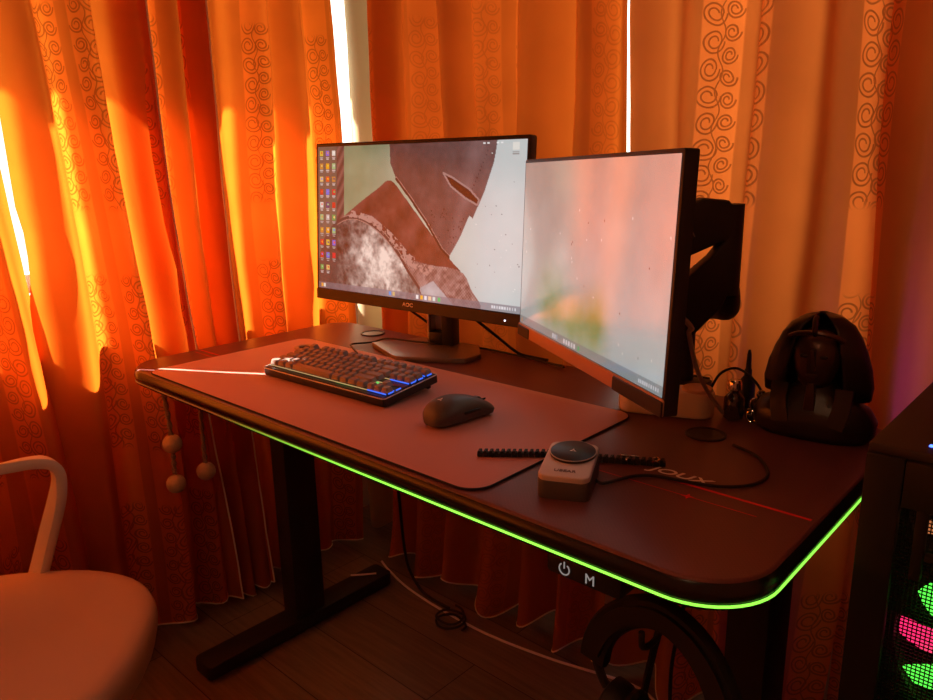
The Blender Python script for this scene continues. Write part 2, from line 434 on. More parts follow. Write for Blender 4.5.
def curtain(name, label, axis, t0, t1, base, z0, z1, nf, seed, amp, material, u0, lean=0., hem=.0, edge=(0, 0), nz=44, flare=0., group=None, sheer=False, trims=(), bow=None, flip=False):
    """one hanging panel. axis 'y': hangs along the left wall; 'x': along the back wall.
    t0,t1: ends at z=1.4; lean: how far the lower cloth drifts along the wall; base: distance of its mean plane"""
    rnd = random.Random(seed)
    kn = [t0]; step = (t1 - t0) / nf
    for i in range(1, nf): kn.append(t0 + step * (i + rnd.uniform(-.28, .28)))
    kn.append(t1)
    f = fold_profile(kn, seed + 1, amp)
    if flip:
        f0 = f; f = lambda t: -f0(t)
    n = max(40, int((t1 - t0) * 420))
    ts = [t0 + (t1 - t0) * i / n for i in range(n + 1)]
    # arc length at mid height for the cloth's own coordinates
    us = [u0]
    for a, b in zip(ts, ts[1:]): us.append(us[-1] + math.hypot(b - a, f(b) - f(a)))
    bm = B(); uvl = bm.loops.layers.uv.new('UVMap'); grid = []
    for j in range(nz + 1):
        row = []
        for i, t in enumerate(ts):
            k = j / nz
            lowfree = z0 + hem * (.5 + .5 * math.sin(t * 23 + seed)) + .012 * math.sin(t * 61 + seed * 2)
            z = lowfree + (z1 - lowfree) * k
            g = 1.4 - z
            w = 1 + .25 * g if g > 0 else 1
            tt = t + lean * g * (1 + .5 * math.sin(t * 9 + seed)) + .012 * math.sin(z * 3.1 + t * 14 + seed)
            ft = f(t)
            if bow: ft = ft * smoothstep(t0, t0 + .10, t) - amp * .9 * (1 - smoothstep(t0, t0 + .10, t)); tt += bow[2] * math.exp(-((z - bow[0]) / bow[1]) ** 4) * math.exp(-abs(t - t0) / .03)
            d = ft * (.75 + .25 * min(1.4, max(.4, w))) + .010 * noise.noise((t * 6, z * 2.2, seed)) + .004 * noise.noise((t * 25, z * 9, seed + 3))
            fl = flare * max(0, .35 - z) ** 2 * 6
            if axis == 'y': co = (base + d + fl, tt, z)
            else: co = (tt, base - d - fl, z)
            row.append(bm.verts.new(co))
        grid.append(row)
    for j in range(nz):
        for i in range(n):
            fc = bm.faces.new((grid[j][i], grid[j][i + 1], grid[j + 1][i + 1], grid[j + 1][i]))
            for lp, (ii, jj) in zip(fc.loops, ((i, j), (i + 1, j), (i + 1, j + 1), (i, j + 1))):
                lp[uvl].uv = (us[ii], grid[jj][ii].co.z)
    ctr = grid[0][n // 2].co.copy()
    trimpaths = []
    for side in trims:
        col = 0 if side == 'start' else n
        trimpaths.append([grid[j][col].co.copy() for j in range(0, nz + 1)])
    hempath = [grid[0][i].co.copy() for i in range(0, n + 1, 3)]
    root = thing(name, label, 'curtain', (ctr.x, ctr.y, 0), 0, group)
    o = new_obj('curtain_cloth', bm, material, root, angle=180)
    if not sheer:
        hb = B(); sweep(hb, hempath, circ(.0022, 6)); new_obj('hem', hb, M_LINING, root)
        for p in trimpaths:
            tb = B(); sweep(tb, p, circ(.0024, 6), up=(0, 1, 0) if axis == 'x' else (1, 0, 0)); e = new_obj('lining_edge', tb, M_LINING, root); e['label'] = 'pale lining edge'
    return root

ZT = 2.36
curtain('curtain', 'orange patterned curtain panel on the left wall, nearest the cream chair', 'y', -2.3, -.135, -.085, .012, ZT, 32, 3, .050, M_CURT_L, 0.0, lean=.03, hem=.012)
curtain('curtain', 'orange patterned curtain panel on the left wall behind the hanging wooden beads', 'y', -.139, .172, -.085, .012, ZT, 5, 12, .050, M_CURT_L, .10, lean=.035, hem=.012, trims=('end',), bow=(.98, .085, .0100))
curtain('curtain', 'narrow orange curtain panel on the left wall behind the left desk leg', 'y', .135, .308, -.085, .012, ZT, 5, 17, .040, M_CURT_L, .30, lean=.02, hem=.02, trims=('end',))
curtain('curtain', 'orange curtain panel on the left wall beside the bright corner gap', 'y', .272, .680, -.085, .015, ZT, 7, 21, .048, M_CURT_L, .05, lean=.0, hem=.03)
curtain('sheer_curtain', 'cream sheer curtain glowing in the corner gap behind the left monitor', 'x', -.17, .14, .790, .02, ZT, 5, 5, .02, M_TULLE, 0, sheer=True)
curtain('curtain', 'orange curtain panel on the back wall directly behind the left monitor', 'x', .066, .8475, .705, .015, ZT, 13, 31, .044, M_CURT_P, .0, lean=0.0, hem=.03, flare=.05)
curtain('curtain', 'orange scroll patterned curtain panel on the back wall behind the monitor arm', 'x', .863, 1.30, .705, .015, ZT, 7, 44, .044, M_CURT_B, .09, lean=.0, hem=.03, flare=.05, flip=True)
curtain('curtain', 'dusky curtain panel at the far right, lit purple behind the computer tower', 'x', 1.270, 2.2, .705, .015, ZT, 12, 52, .044, M_CURT_B, .03, lean=.01, hem=.03)

# ---------------------------------------------------------------- desk
desk = thing('gaming_desk', 'black standing desk with green light strip along its front edge', 'desk', (W / 2, D / 2, 0))
outl = rrect(0, 0, W, D, [.085, .085, .06, .06], 12)
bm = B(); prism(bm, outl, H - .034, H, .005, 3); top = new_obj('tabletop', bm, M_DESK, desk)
# edge band
def offset_outline(pts, d):
    n = len(pts); out = []
    for i in range(n):
        a, b = Vector(pts[i - 1]), Vector(pts[(i + 1) % n]); t = (b - a).normalized()
        out.append((pts[i][0] + t.y * d, pts[i][1] - t.x * d))
    return out
ring = [Vector((x, y, H - .020)) for x, y in offset_outline(outl, -.001)]
prof = [(-.002, -.012), (.004, -.012), (.0055, -.008), (.0035, -.0055), (.0055, -.003), (.006, .004), (.0045, .012), (.001, .0165), (-.002, .0165)]
bm = B(); sweep(bm, ring, prof, closed=True); new_obj('edge_band', bm, M_EDGE, desk)
# light strip runs along the front edge and up the right side
strip = [(x, y) for x, y in offset_outline(outl, .0035)]
path = []
n = len(strip)
front = [p for p in strip if p[1] < .2 and p[0] > .02] 
i0 = min(range(n), key=lambda i: (strip[i][0] - .02) ** 2 + (strip[i][1] - .03) ** 2)
idx = [(i0 + k) % n for k in range(n)]
for i in idx:
    x, y = strip[i]
    if x > W - .04 and y > .42: break
    path.append(Vector((x, y, H - .0275)))
path.append(Vector((W + .0035, .41, H - .0275)))
dense = []
for a, b in zip(path, path[1:]):
    k = max(1, int((b - a).length / .03))
    for q in range(k): dense.append(a.lerp(b, q / k))
dense.append(path[-1])
bm = B(); sweep(bm, dense, circ(.0016, 8))
led = new_obj('light_strip', bm, M_LED, desk); led['label'] = 'glowing green light strip'
# surface print
ZP = H + .0002
def red(name, polys):
    b = B()
    for q in polys: prism(b, q, ZP, ZP + .0003)
    o = new_obj(name, b, M_RED, desk, smooth=False); o['label'] = 'red printed ' + name.split('_')[-1]
for (x0, x1, y, t) in ((1.185, 1.392, .2115, .0045), (.012, .113, .178, .004), (.02, .10, .160, .0016)):
    red('red_stripe', [[(x0, y - t / 2), (x1, y - t / 2), (x1, y + t / 2), (x0 + .004, y + t / 2)]])
red('red_stripe', [[(1.12, .1765), (1.34, .1785), (1.34, .1793), (1.12, .1773)]])
stl = []
for i in range(8):
    a = math.radians(45 * i + 10); q = .0085 if i % 2 == 0 else .003
    stl.append((1.253 + q * math.cos(a), .178 + q * math.sin(a)))
b = B(); prism(b, stl, ZP, ZP + .0005); o = new_obj('red_star', b, M_RED, desk, smooth=False); o['label'] = 'red printed star'
tm = Matrix.Translation((1.213, .2320, ZP)) @ Matrix.Rotation(math.radians(2), 4, 'Z')
bm = text_bm('JOUX', .024, tm, .0002, shear=.25, xs=1.38, bold=.0003)
o = new_obj('lettering', bm, M_PRINT, desk, smooth=False); o['label'] = 'pale JOUX lettering'
# cable grommets
for (gx, gy) in ((.205, .548), (1.172, .40)):
    bm = B(); lathe(bm, [(.031, 0), (.031, .0022), (.0285, .0030), (.0262, .0018), (.0262, .0004), (.0, .0004)], (gx, gy, H), 36)
    o = new_obj('cable_grommet', bm, M_BLACK, desk)
    bm = B(); lathe(bm, [(.0258, .0006), (.0258, .0012), (0, .0012)], (gx, gy - .001, H), 32); new_obj('grommet_cap', bm, M_STEEL if gx < 1 else M_BLACK, o)
# frame under the top
for (lx) in (.155, 1.305):
    bm = B(); box(bm, (lx, .315, .370), (.058, .088, .655), .004); o = new_obj('leg_column', bm, M_BLACKM, desk)
    bm = B(); prism(bm, rrect(lx - .036, .025, lx + .036, .585, .012, 4), .006, .042, .004); o = new_obj('foot', bm, M_BLACKM, desk)
    for fy in (.06, .55):
        fb = B(); cyl(fb, (lx, fy, 0), (lx, fy, .008), .018); new_obj('levelling_pad', fb, M_RUBBER, o)
    bm = B(); box(bm, (lx, .315, .695), (.05, .52, .022), .003); new_obj('bracket', bm, M_BLACKM, desk)
bm = B(); box(bm, (.70, .36, .682), (1.05, .05, .04), .003); new_obj('crossbar', bm, M_BLACKM, desk)
# control panel under the front edge
bm = B(); box(bm, (1.203, .045, H - .058), (.105, .055, .028), .006); cp = new_obj('control_panel', bm, M_BLACK, desk)
bm = B(); box(bm, (1.203, .052, H - .040), (.09, .04, .012)); new_obj('panel_mount', bm, M_BLACK, cp)
yf = .0172
arc = [Vector((1.1785 + .0072 * math.sin(a), yf, H - .059 + .0072 * math.cos(a))) for a in [math.radians(q) for q in range(35, 326, 10)]]
bm = B(); sweep(bm, arc, circ(.0009, 6), up=(0, 1, 0)); cyl(bm, (1.1785, yf, H - .059 + .001), (1.1785, yf, H - .059 + .0095), .0009, seg=8)
o = new_obj('power_symbol', bm, M_SYMBOL, cp)
bm = text_bm('M', .0185, Matrix.Translation((1.2145, yf, H - .060)) @ Matrix.Rotation(PI / 2, 4, 'X'), .0003)
new_obj('m_symbol', bm, M_SYMBOL, cp, smooth=False)

# ---------------------------------------------------------------- mouse mat
pad = thing('desk_mat', 'large dark cloth mouse mat under the keyboard and mouse', 'mouse mat', (.58, .205, H))
po = rrect(.115, .0045, 1.045, .405, [.03, .035, .03, .03], 10)
rot = Matrix.Translation((.58, .205, 0)) @ Matrix.Rotation(math.radians(.25), 4, 'Z') @ Matrix.Translation((-.58, -.205, 0))
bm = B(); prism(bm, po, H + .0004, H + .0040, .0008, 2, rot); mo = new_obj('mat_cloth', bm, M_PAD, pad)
bm = B(); sweep(bm, [rot @ Vector((x, y, H + .0022)) for x, y in po], circ(.0018, 6), closed=True); new_obj('stitched_border', bm, M_PADEDGE, pad)
ZM = H + .0042

# ---------------------------------------------------------------- keyboard
KB = Matrix.Translation((.518, .2195, ZM)) @ Matrix.Rotation(math.radians(2.2), 4, 'Z')
kb = thing('keyboard', 'compact black mechanical keyboard with glowing keys, left of the mouse', 'keyboard', (.518, .2195, ZM), math.radians(2.2))
TILT = Matrix.Translation((0, -.07, .0014)) @ Matrix.Rotation(math.radians(6.0), 4, 'X') @ Matrix.Translation((0, .07, 0))
KM = KB @ TILT
bm = B(); prism(bm, rrect(-.179, -.07, .179, .07, .006, 4), 0, .0155, .002, 2, KM); case = new_obj('case', bm, M_KEYCASE, kb)
bm = B(); prism(bm, rrect(-.174, -.065, .174, .065, .003, 4), .0152, .0165, 0, 1, KM); new_obj('key_plate', bm, M_KEYCASE, kb)
loop = [KM @ Vector((x, y, .0158)) for x, y in rrect(-.1788, -.0698, .1788, .0698, .006, 4)]
bm = B(); sweep(bm, loop, circ(.0011, 6), closed=True); o = new_obj('light_pipe', bm, M_WHITEEDGE, kb); o['label'] = 'pale rim round the case'
for fx in (-.15, .15):
    bm = B(); box(bm, (fx, .058, -.0056), (.03, .008, .0120), .001, 2, KM); new_obj('flip_foot', bm, M_RUBBER, kb)
U = .01905
rows = []
x0 = -.1715
def run(y, x, ws):
    for w in ws:
        if w > 0: rows.append((x + w * U / 2, y, w)); x += w * U
        else: x += -w * U
ys = [.0555, .0555 - 1.22 * U]
ys = [.0530] + [.0530 - 1.22 * U - i * U for i in range(5)]
run(ys[0], x0, [1, -1, 1, 1, 1, 1, -.5, 1, 1, 1, 1, -.5, 1, 1, 1, 1, -.2, 1, 1, 1])
run(ys[1], x0, [1] * 13 + [2, -.2, 1, 1, 1])
run(ys[2], x0, [1.5] + [1] * 12 + [1.5, -.2, 1, 1, 1])
run(ys[3], x0, [1.75] + [1] * 11 + [2.25])
run(ys[4], x0, [2.25] + [1] * 10 + [2.75, -1.2, 1])
run(ys[5], x0, [1.25, 1.25, 1.25, 6.25, 1.25, 1.25, 1.25, 1.25, -.2, 1, 1, 1])
SC = .348 / (18.2 * U + .001)
cap_mesh = {}
KL = KB.inverted() @ KM
for (kx, ky, w) in rows:
    kx = (kx - x0) * SC - .1735
    key = round(w, 2)
    if key not in cap_mesh:
        b = B(); wx, wy = w * U * SC - .0026, U * .97 - .0024
        lo = rrect(-wx / 2, -wy / 2, wx / 2, wy / 2, .0012, 2); hi = rrect(-wx / 2 + .0024, -wy / 2 + .0028, wx / 2 - .0024, wy / 2 - .0018, .0018, 2)
        mid = rrect(-wx / 2 + .0020, -wy / 2 + .0024, wx / 2 - .0020, wy / 2 - .0014, .0018, 2)
        R = [[b.verts.new((x, y, z)) for x, y in pts] for pts, z in ((lo, 0), (mid, .0080), (hi, .0086))]
        for A, C in zip(R, R[1:]):
            for i in range(len(A)): b.faces.new((A[i], A[(i + 1) % len(A)], C[(i + 1) % len(A)], C[i]))
        b.faces.new(R[0]); b.faces.new(R[-1])
        bmesh.ops.recalc_face_normals(b, faces=b.faces)
        for f in b.faces: f.smooth = len(f.verts) == 4
        for e in b.edges:
            if len(e.link_faces) == 2 and e.calc_face_angle(0) > .7: e.smooth = False
        me = bpy.data.meshes.new('keycap'); b.to_mesh(me); b.free(); me.materials.append(M_KEY); cap_mesh[key] = me
    o = bpy.data.objects.new('keycap', cap_mesh[key]); COL.objects.link(o); o.parent = kb
    o.matrix_local = KL @ Matrix.Translation((kx, ky, .0205)) @ Matrix.Rotation(math.radians(2), 4, 'X')
    ROOTM[o.name] = ROOTM[kb.name]
# light between the key rows
bm = B()
for k, y in enumerate([ys[0] - .0105] + [(ys[i] + ys[i + 1]) / 2 for i in range(1, 5)] + [ys[5] - .0100]):
    box(bm, (-.02, y, .0190), (.30, .0010, .0016), 0, 1, KM)
o = new_obj('warm_backlight', bm, M_AMBER, kb, smooth=False); o['label'] = 'warm light under the left keys'
bm = B()
for y in [ys[0] - .0100] + [(ys[i] + ys[i + 1]) / 2 for i in range(1, 2)] + [ys[2] - .0100, ys[4] - .0095, ys[5] - .0100]:
    box(bm, (.147, y, .0192), (.048, .0012, .0022), 0, 1, KM)
for x in (.1728,):
    for y in ys[:3] + ys[4:]: box(bm, (x, y, .0192), (.0012, .012, .0022), 0, 1, KM)
o = new_obj('blue_backlight', bm, M_BLUE, kb, smooth=False); o['label'] = 'blue light under the right keys'
bm = B(); box(bm, (.112, ys[4] + .004, .0192), (.012, .0018, .004), 0, 1, KM); box(bm, (.06, ys[5] - .0098, .0186), (.05, .0010, .0014), 0, 1, KM)
new_obj('green_backlight', bm, M_GREENK, kb, smooth=False)
bm = B(); box(bm, (.150, ys[3], .0172), (.046, .014, .0012), .0005, 1, KM); o = new_obj('badge', bm, mat('maroon_badge', (.12, .03, .03), .4), kb)
# its cable
bm = B(); tube(bm, [KM @ Vector((-.055, .070, .010)), KM @ Vector((-.06, .082, .004)), (.43, .335, ZM + .003), (.30, .405, H + .0065), (.27, .43, H + .005), (.295, .47, H + .006), (.33, .487, H + .0165), (.40, .505, H + .0165), (.455, .522, H + .0165)], .0022, 8)
o = new_obj('cable', bm, M_CABLEB, kb)

# trinket behind the keyboard
tr = thing('keyring', 'small pale ring trinket with a dark charm behind the keyboard', 'trinket', (.222, .335, ZM))
bm = B(); lathe(bm, [(.015, 0), (.020, 0), (.0235, .002), (.0235, .004), (.020, .006), (.015, .005), (.0135, .0025), (.015, 0)], (.213, .333, ZM), 28); new_obj('ring', bm, mat('pale_resin', (.55, .42, .30), .4), tr)
bm = B(); prism(bm, rrect(-.009, -.006, .009, .006, .002, 3), 0, .010, .001, 2, Matrix.Translation((.240, .326, ZM)) @ Matrix.Rotation(.6, 4, 'Z')); new_obj('charm', bm, M_GREYS, tr)

# ---------------------------------------------------------------- mouse
mx, my, mr = .836, .198, math.radians(-6)
MM = Matrix.Translation((mx, my, ZM)) @ Matrix.Rotation(mr, 4, 'Z')
mouse = thing('computer_mouse', 'matte black wireless mouse to the right of the keyboard', 'mouse', (mx, my, ZM), mr)
def mouse_mesh():
    b = B(); rings = []
    secs = [(-.0625, .006, .010, .004), (-.0605, .020, .022, .003), (-.052, .0285, .032, .002), (-.036, .0325, .0385, .0015), (-.015, .0325, .0405, .001), (.006, .0300, .0385, .001), (.026, .0285, .0335, .001), (.043, .0295, .0265, .001), (.055, .0285, .0205, .0015), (.0605, .0245, .0165, .003), (.0625, .016, .012, .005)]
    K = 28
    for (y, hw, h, zb) in secs:
        r = []
        for i in range(K):
            a = 2 * PI * i / K; c, s = math.cos(a), math.sin(a)
            x = hw * (abs(c) ** .62) * (1 if c > 0 else -1)
            if s >= 0: z = zb + (h - zb) * (.38 + .62 * s ** .95)
            else: z = zb + (h - zb) * .38 * (1 - abs(s) ** .55)
            r.append(b.verts.new((x * (1 - .10 * (z < zb + .4 * h) ), y, z)))
        rings.append(r)
    for A, C in zip(rings, rings[1:]):
        for i in range(K): b.faces.new((A[i], A[(i + 1) % K], C[(i + 1) % K], C[i]))
    b.faces.new(rings[0]); b.faces.new(rings[-1])
    xf(b, MM @ Matrix.Diagonal((1.02, 1, 1.1, 1)), b.verts); return b
o = new_obj('shell', mouse_mesh(), M_MOUSE, mouse, angle=75)
md = o.modifiers.new('sub', 'SUBSURF'); md.levels = 1; md.render_levels = 2
bm = B(); cyl(bm, MM @ Vector((-.0035, .040, .0225)), MM @ Vector((.0035, .040, .0225)), .0095, seg=24); new_obj('scroll_wheel', bm, mat('grey_wheel', (.2, .18, .18), .35), mouse)
bm = B(); box(bm, (0, .050, .0232), (.0012, .022, .003), 0, 1, MM @ Matrix.Translation((0, 0, 0))); new_obj('button_gap', bm, M_RUBBER, mouse)
bm = B(); box(bm, (.0312, .004, .021), (.003, .034, .005), .001, 2, MM); new_obj('side_button', bm, M_BLACK, mouse)
bm = B(); bmesh.ops.create_circle(bm, cap_ends=True, segments=3, radius=.001)
bm.free(); bm = B()
for a in (90, 210, 330):
    c, s = math.cos(math.radians(a)), math.sin(math.radians(a))
    prism(bm, [(c * .0014 - s * .0014, s * .0014 + c * .0014), (c * .0014 + s * .0014, s * .0014 - c * .0014), (c * .0052, s * .0052)], 0, .0006, 0, 1, MM @ Matrix.Translation((0, -.037, .0432)) @ Matrix.Rotation(math.radians(13), 4, 'X'))
o = new_obj('logo', bm, M_PRINT, mouse, smooth=False); o['label'] = 'pale three piece logo'

# ---------------------------------------------------------------- wireless charger
CR = math.radians(25); CX, CY = 1.118, .112
CM = Matrix.Translation((CX, CY, H)) @ Matrix.Rotation(CR, 4, 'Z')
ch = thing('wireless_charger', 'small grey box charger with a round black pad on top', 'charger', (CX, CY, H), CR)
wedge = Matrix(((1, 0, 0, 0), (0, 1, 0, 0), (0, .09, 1, .0), (0, 0, 0, 1)))
bm = B(); prism(bm, rrect(-.033, -.050, .033, .050, .012, 8), 0, .036, .0025, 3)
for v in bm.verts: v.co.z += .09 * v.co.y * (v.co.z / .036)
xf(bm, CM, bm.verts); body = new_obj('body', bm, M_GREYD, ch)
bm = B(); prism(bm, rrect(-.0335, -.0505, .0335, .0505, .0125, 8), .0003, .0285, .001, 2)
for v in bm.verts: v.co.z += .09 * v.co.y * (v.co.z / .036)
xf(bm, CM, bm.verts); o = new_obj('base', bm, M_GREYS, ch); o['label'] = 'dark lower half'
DM = CM @ Matrix.Translation((.002, .017, .0385)) @ Matrix.Rotation(math.atan(.09), 4, 'X')
bm = B(); lathe(bm, [(.029, -.003), (.0305, -.001), (.0305, .0024), (.0295, .0032), (0, .0032)], (0, 0, 0), 40, DM); pd = new_obj('charging_pad', bm, mat('dark_pad', (.028, .02, .02), .4), ch)
bm = B()
ringp = [DM @ Vector((.0302 * math.cos(a), .0302 * math.sin(a), .0026)) for a in [2 * PI * i / 48 for i in range(48)]]
sweep(bm, ringp, circ(.0007, 6), closed=True); new_obj('pad_rim', bm, mat('pale_rim', (.5, .42, .36), .35), pd)
bm = B()
for a in (90, 210, 330):
    c, s = math.cos(math.radians(a)), math.sin(math.radians(a))
    prism(bm, [(c * .0012 - s * .0016, s * .0012 + c * .0016), (c * .0012 + s * .0016, s * .0012 - c * .0016), (c * .0050, s * .0050)], .0033, .0036, 0, 1, DM)
new_obj('pad_logo', bm, M_PRINT, pd, smooth=False)
bm = text_bm('UBEAR', .0085, CM @ Matrix.Translation((0, -.0335, .0333)) @ Matrix.Rotation(math.atan(.09), 4, 'X'), .0002, xs=1.1, bold=.0001)
o = new_obj('lettering', bm, mat('brown_print', (.16, .08, .06), .5), ch, smooth=False); o['label'] = 'small dark lettering'

# ---------------------------------------------------------------- serrated strap bracelet behind the charger
st = thing('bracelet_strap', 'black serrated strap with silver clasp lying behind the charger', 'strap', (1.08, .165, H))
a, c = Vector((.965, .100, ZM)), Vector((1.058, .168, ZM))
def strap_run(p, q, z0p, z0q, nseg):
    b = B()
    d = (Vector(q) - Vector(p)); L = d.length; d.normalize(); ang = math.atan2(d.y, d.x)
    for i in range(nseg):
        t = (i + .5) / nseg; pos = Vector(p).lerp(Vector(q), t); pos.z = z0p + (z0q - z0p) * t
        Mx = Matrix.Translation(pos) @ Matrix.Rotation(ang, 4, 'Z')
        box(b, (0, 0, .0035), (L / nseg * .98, .010, .006), .0008, 1, Mx)
        prism(b, [(-L / nseg * .42, -.0058), (L / nseg * .12, -.0058), (L / nseg * .34, .0058), (-L / nseg * .2, .0058)], .0062, .0098, .0006, 1, Mx)
    return b
bm = strap_run((.966, .100, 0), (1.056, .172, 0), ZM, ZM, 14); new_obj('strap_band', bm, M_RUBBER, st)
bm = strap_run((1.058, .174, 0), (1.186, .246, 0), H + .001, H + .001, 17); new_obj('strap_band', bm, M_RUBBER, st)
bm = B(); Mx = Matrix.Translation((1.142, .2175, H + .011)) @ Matrix.Rotation(.47, 4, 'Z')
box(bm, (0, -.006, .0008), (.0025, .010, .003), .0006, 1, Mx); box(bm, (-.004, .004, .0015), (.012, .003, .003), .0006, 1, Mx); box(bm, (.010, .005, .0010), (.014, .0014, .002), .0004, 1, Mx)
o = new_obj('clasp', bm, M_CHROME, st); o['label'] = 'silver clasp'
bm = B(); Mx = Matrix.Translation((1.176, .2335, H + .011)) @ Matrix.Rotation(.47, 4, 'Z')
tube(bm, [Mx @ Vector(q) for q in ((-.004, -.008, .001), (.003, -.006, .002), (.006, 0, .002), (.003, .006, .002), (-.003, .007, .001))], .0011, 5, 6)
new_obj('buckle', bm, M_CHROME, st)

# ---------------------------------------------------------------- screen pictures
def to_lin(a):
    a = a / 255.
    return np.where(a <= .04045, a / 12.92, ((a + .055) / 1.055) ** 2.4)

def value_noise(u, v, fx, fy, seed):
    rs = np.random.RandomState(seed); g = rs.rand(int(fy) + 3, int(fx) + 3)
    x, y = u * fx, v * fy; xi, yi = x.astype(int), y.astype(int); a, b = x - xi, y - yi
    a, b = a * a * (3 - 2 * a), b * b * (3 - 2 * b)
    return (g[yi, xi] * (1 - a) + g[yi, xi + 1] * a) * (1 - b) + (g[yi + 1, xi] * (1 - a) + g[yi + 1, xi + 1] * a) * b

def fbm(u, v, f, seed, o=4):
    s = 0; w = .5; t = 0
    for i in range(o):
        s = s + w * value_noise(u, v, f * 1.78 * 2 ** i, f * 2 ** i, seed + i); t += w; w *= .55
    return s / t

def inside(u, v, poly):
    r = np.zeros(u.shape, bool); n = len(poly)
    for i in range(n):
        (x1, y1), (x2, y2) = poly[i], poly[(i + 1) % n]
        if y1 == y2: continue
        c = ((y1 > v) != (y2 > v)) & (u < (x2 - x1) * (v - y1) / (y2 - y1) + x1)
        r ^= c
    return r

def smooth_poly(pts, n=6):
    P = [np.array(p, float) for p in pts]; out = []; m = len(P)
    for i in range(m):
        p0, p1, p2, p3 = P[i - 1], P[i], P[(i + 1) % m], P[(i + 2) % m]
        for k in range(n):
            t = k / n
            out.append(tuple(.5 * ((2 * p1) + (p2 - p0) * t + (2 * p0 - 5 * p1 + 4 * p2 - p3) * t * t + (3 * p1 - p0 - 3 * p2 + p3) * t ** 3)))
    return out

def seg_dist(u, v, pts, asp=1.78):
    d = np.full(u.shape, 9.)
    for (x1, y1), (x2, y2) in zip(pts, pts[1:]):
        ax, ay, bx, by = x1 * asp, y1, x2 * asp, y2; px, py = u * asp, v
        L = (bx - ax) ** 2 + (by - ay) ** 2 + 1e-9
        t = np.clip(((px - ax) * (bx - ax) + (py - ay) * (by - ay)) / L, 0, 1)
        d = np.minimum(d, np.hypot(px - ax - t * (bx - ax), py - ay - t * (by - ay)))
    return d

def taskbar(img, u, v, seed, icons, h=.045, col=(120, 118, 128)):
    bar = v > 1 - h
    img[bar] = img[bar] * .35 + np.array(col) * .65
    rs = np.random.RandomState(seed)
    yc = 1 - h / 2
    for (x, c) in icons:
        q = (abs(u - x) < .006) & (abs(v - yc) < .0125); img[q] = c
    for x in np.arange(.885, .985, .0105):
        q = (abs(u - x) < .0022 + .002 * rs.rand()) & (abs(v - yc) < .008); img[q] = (225, 225, 230)

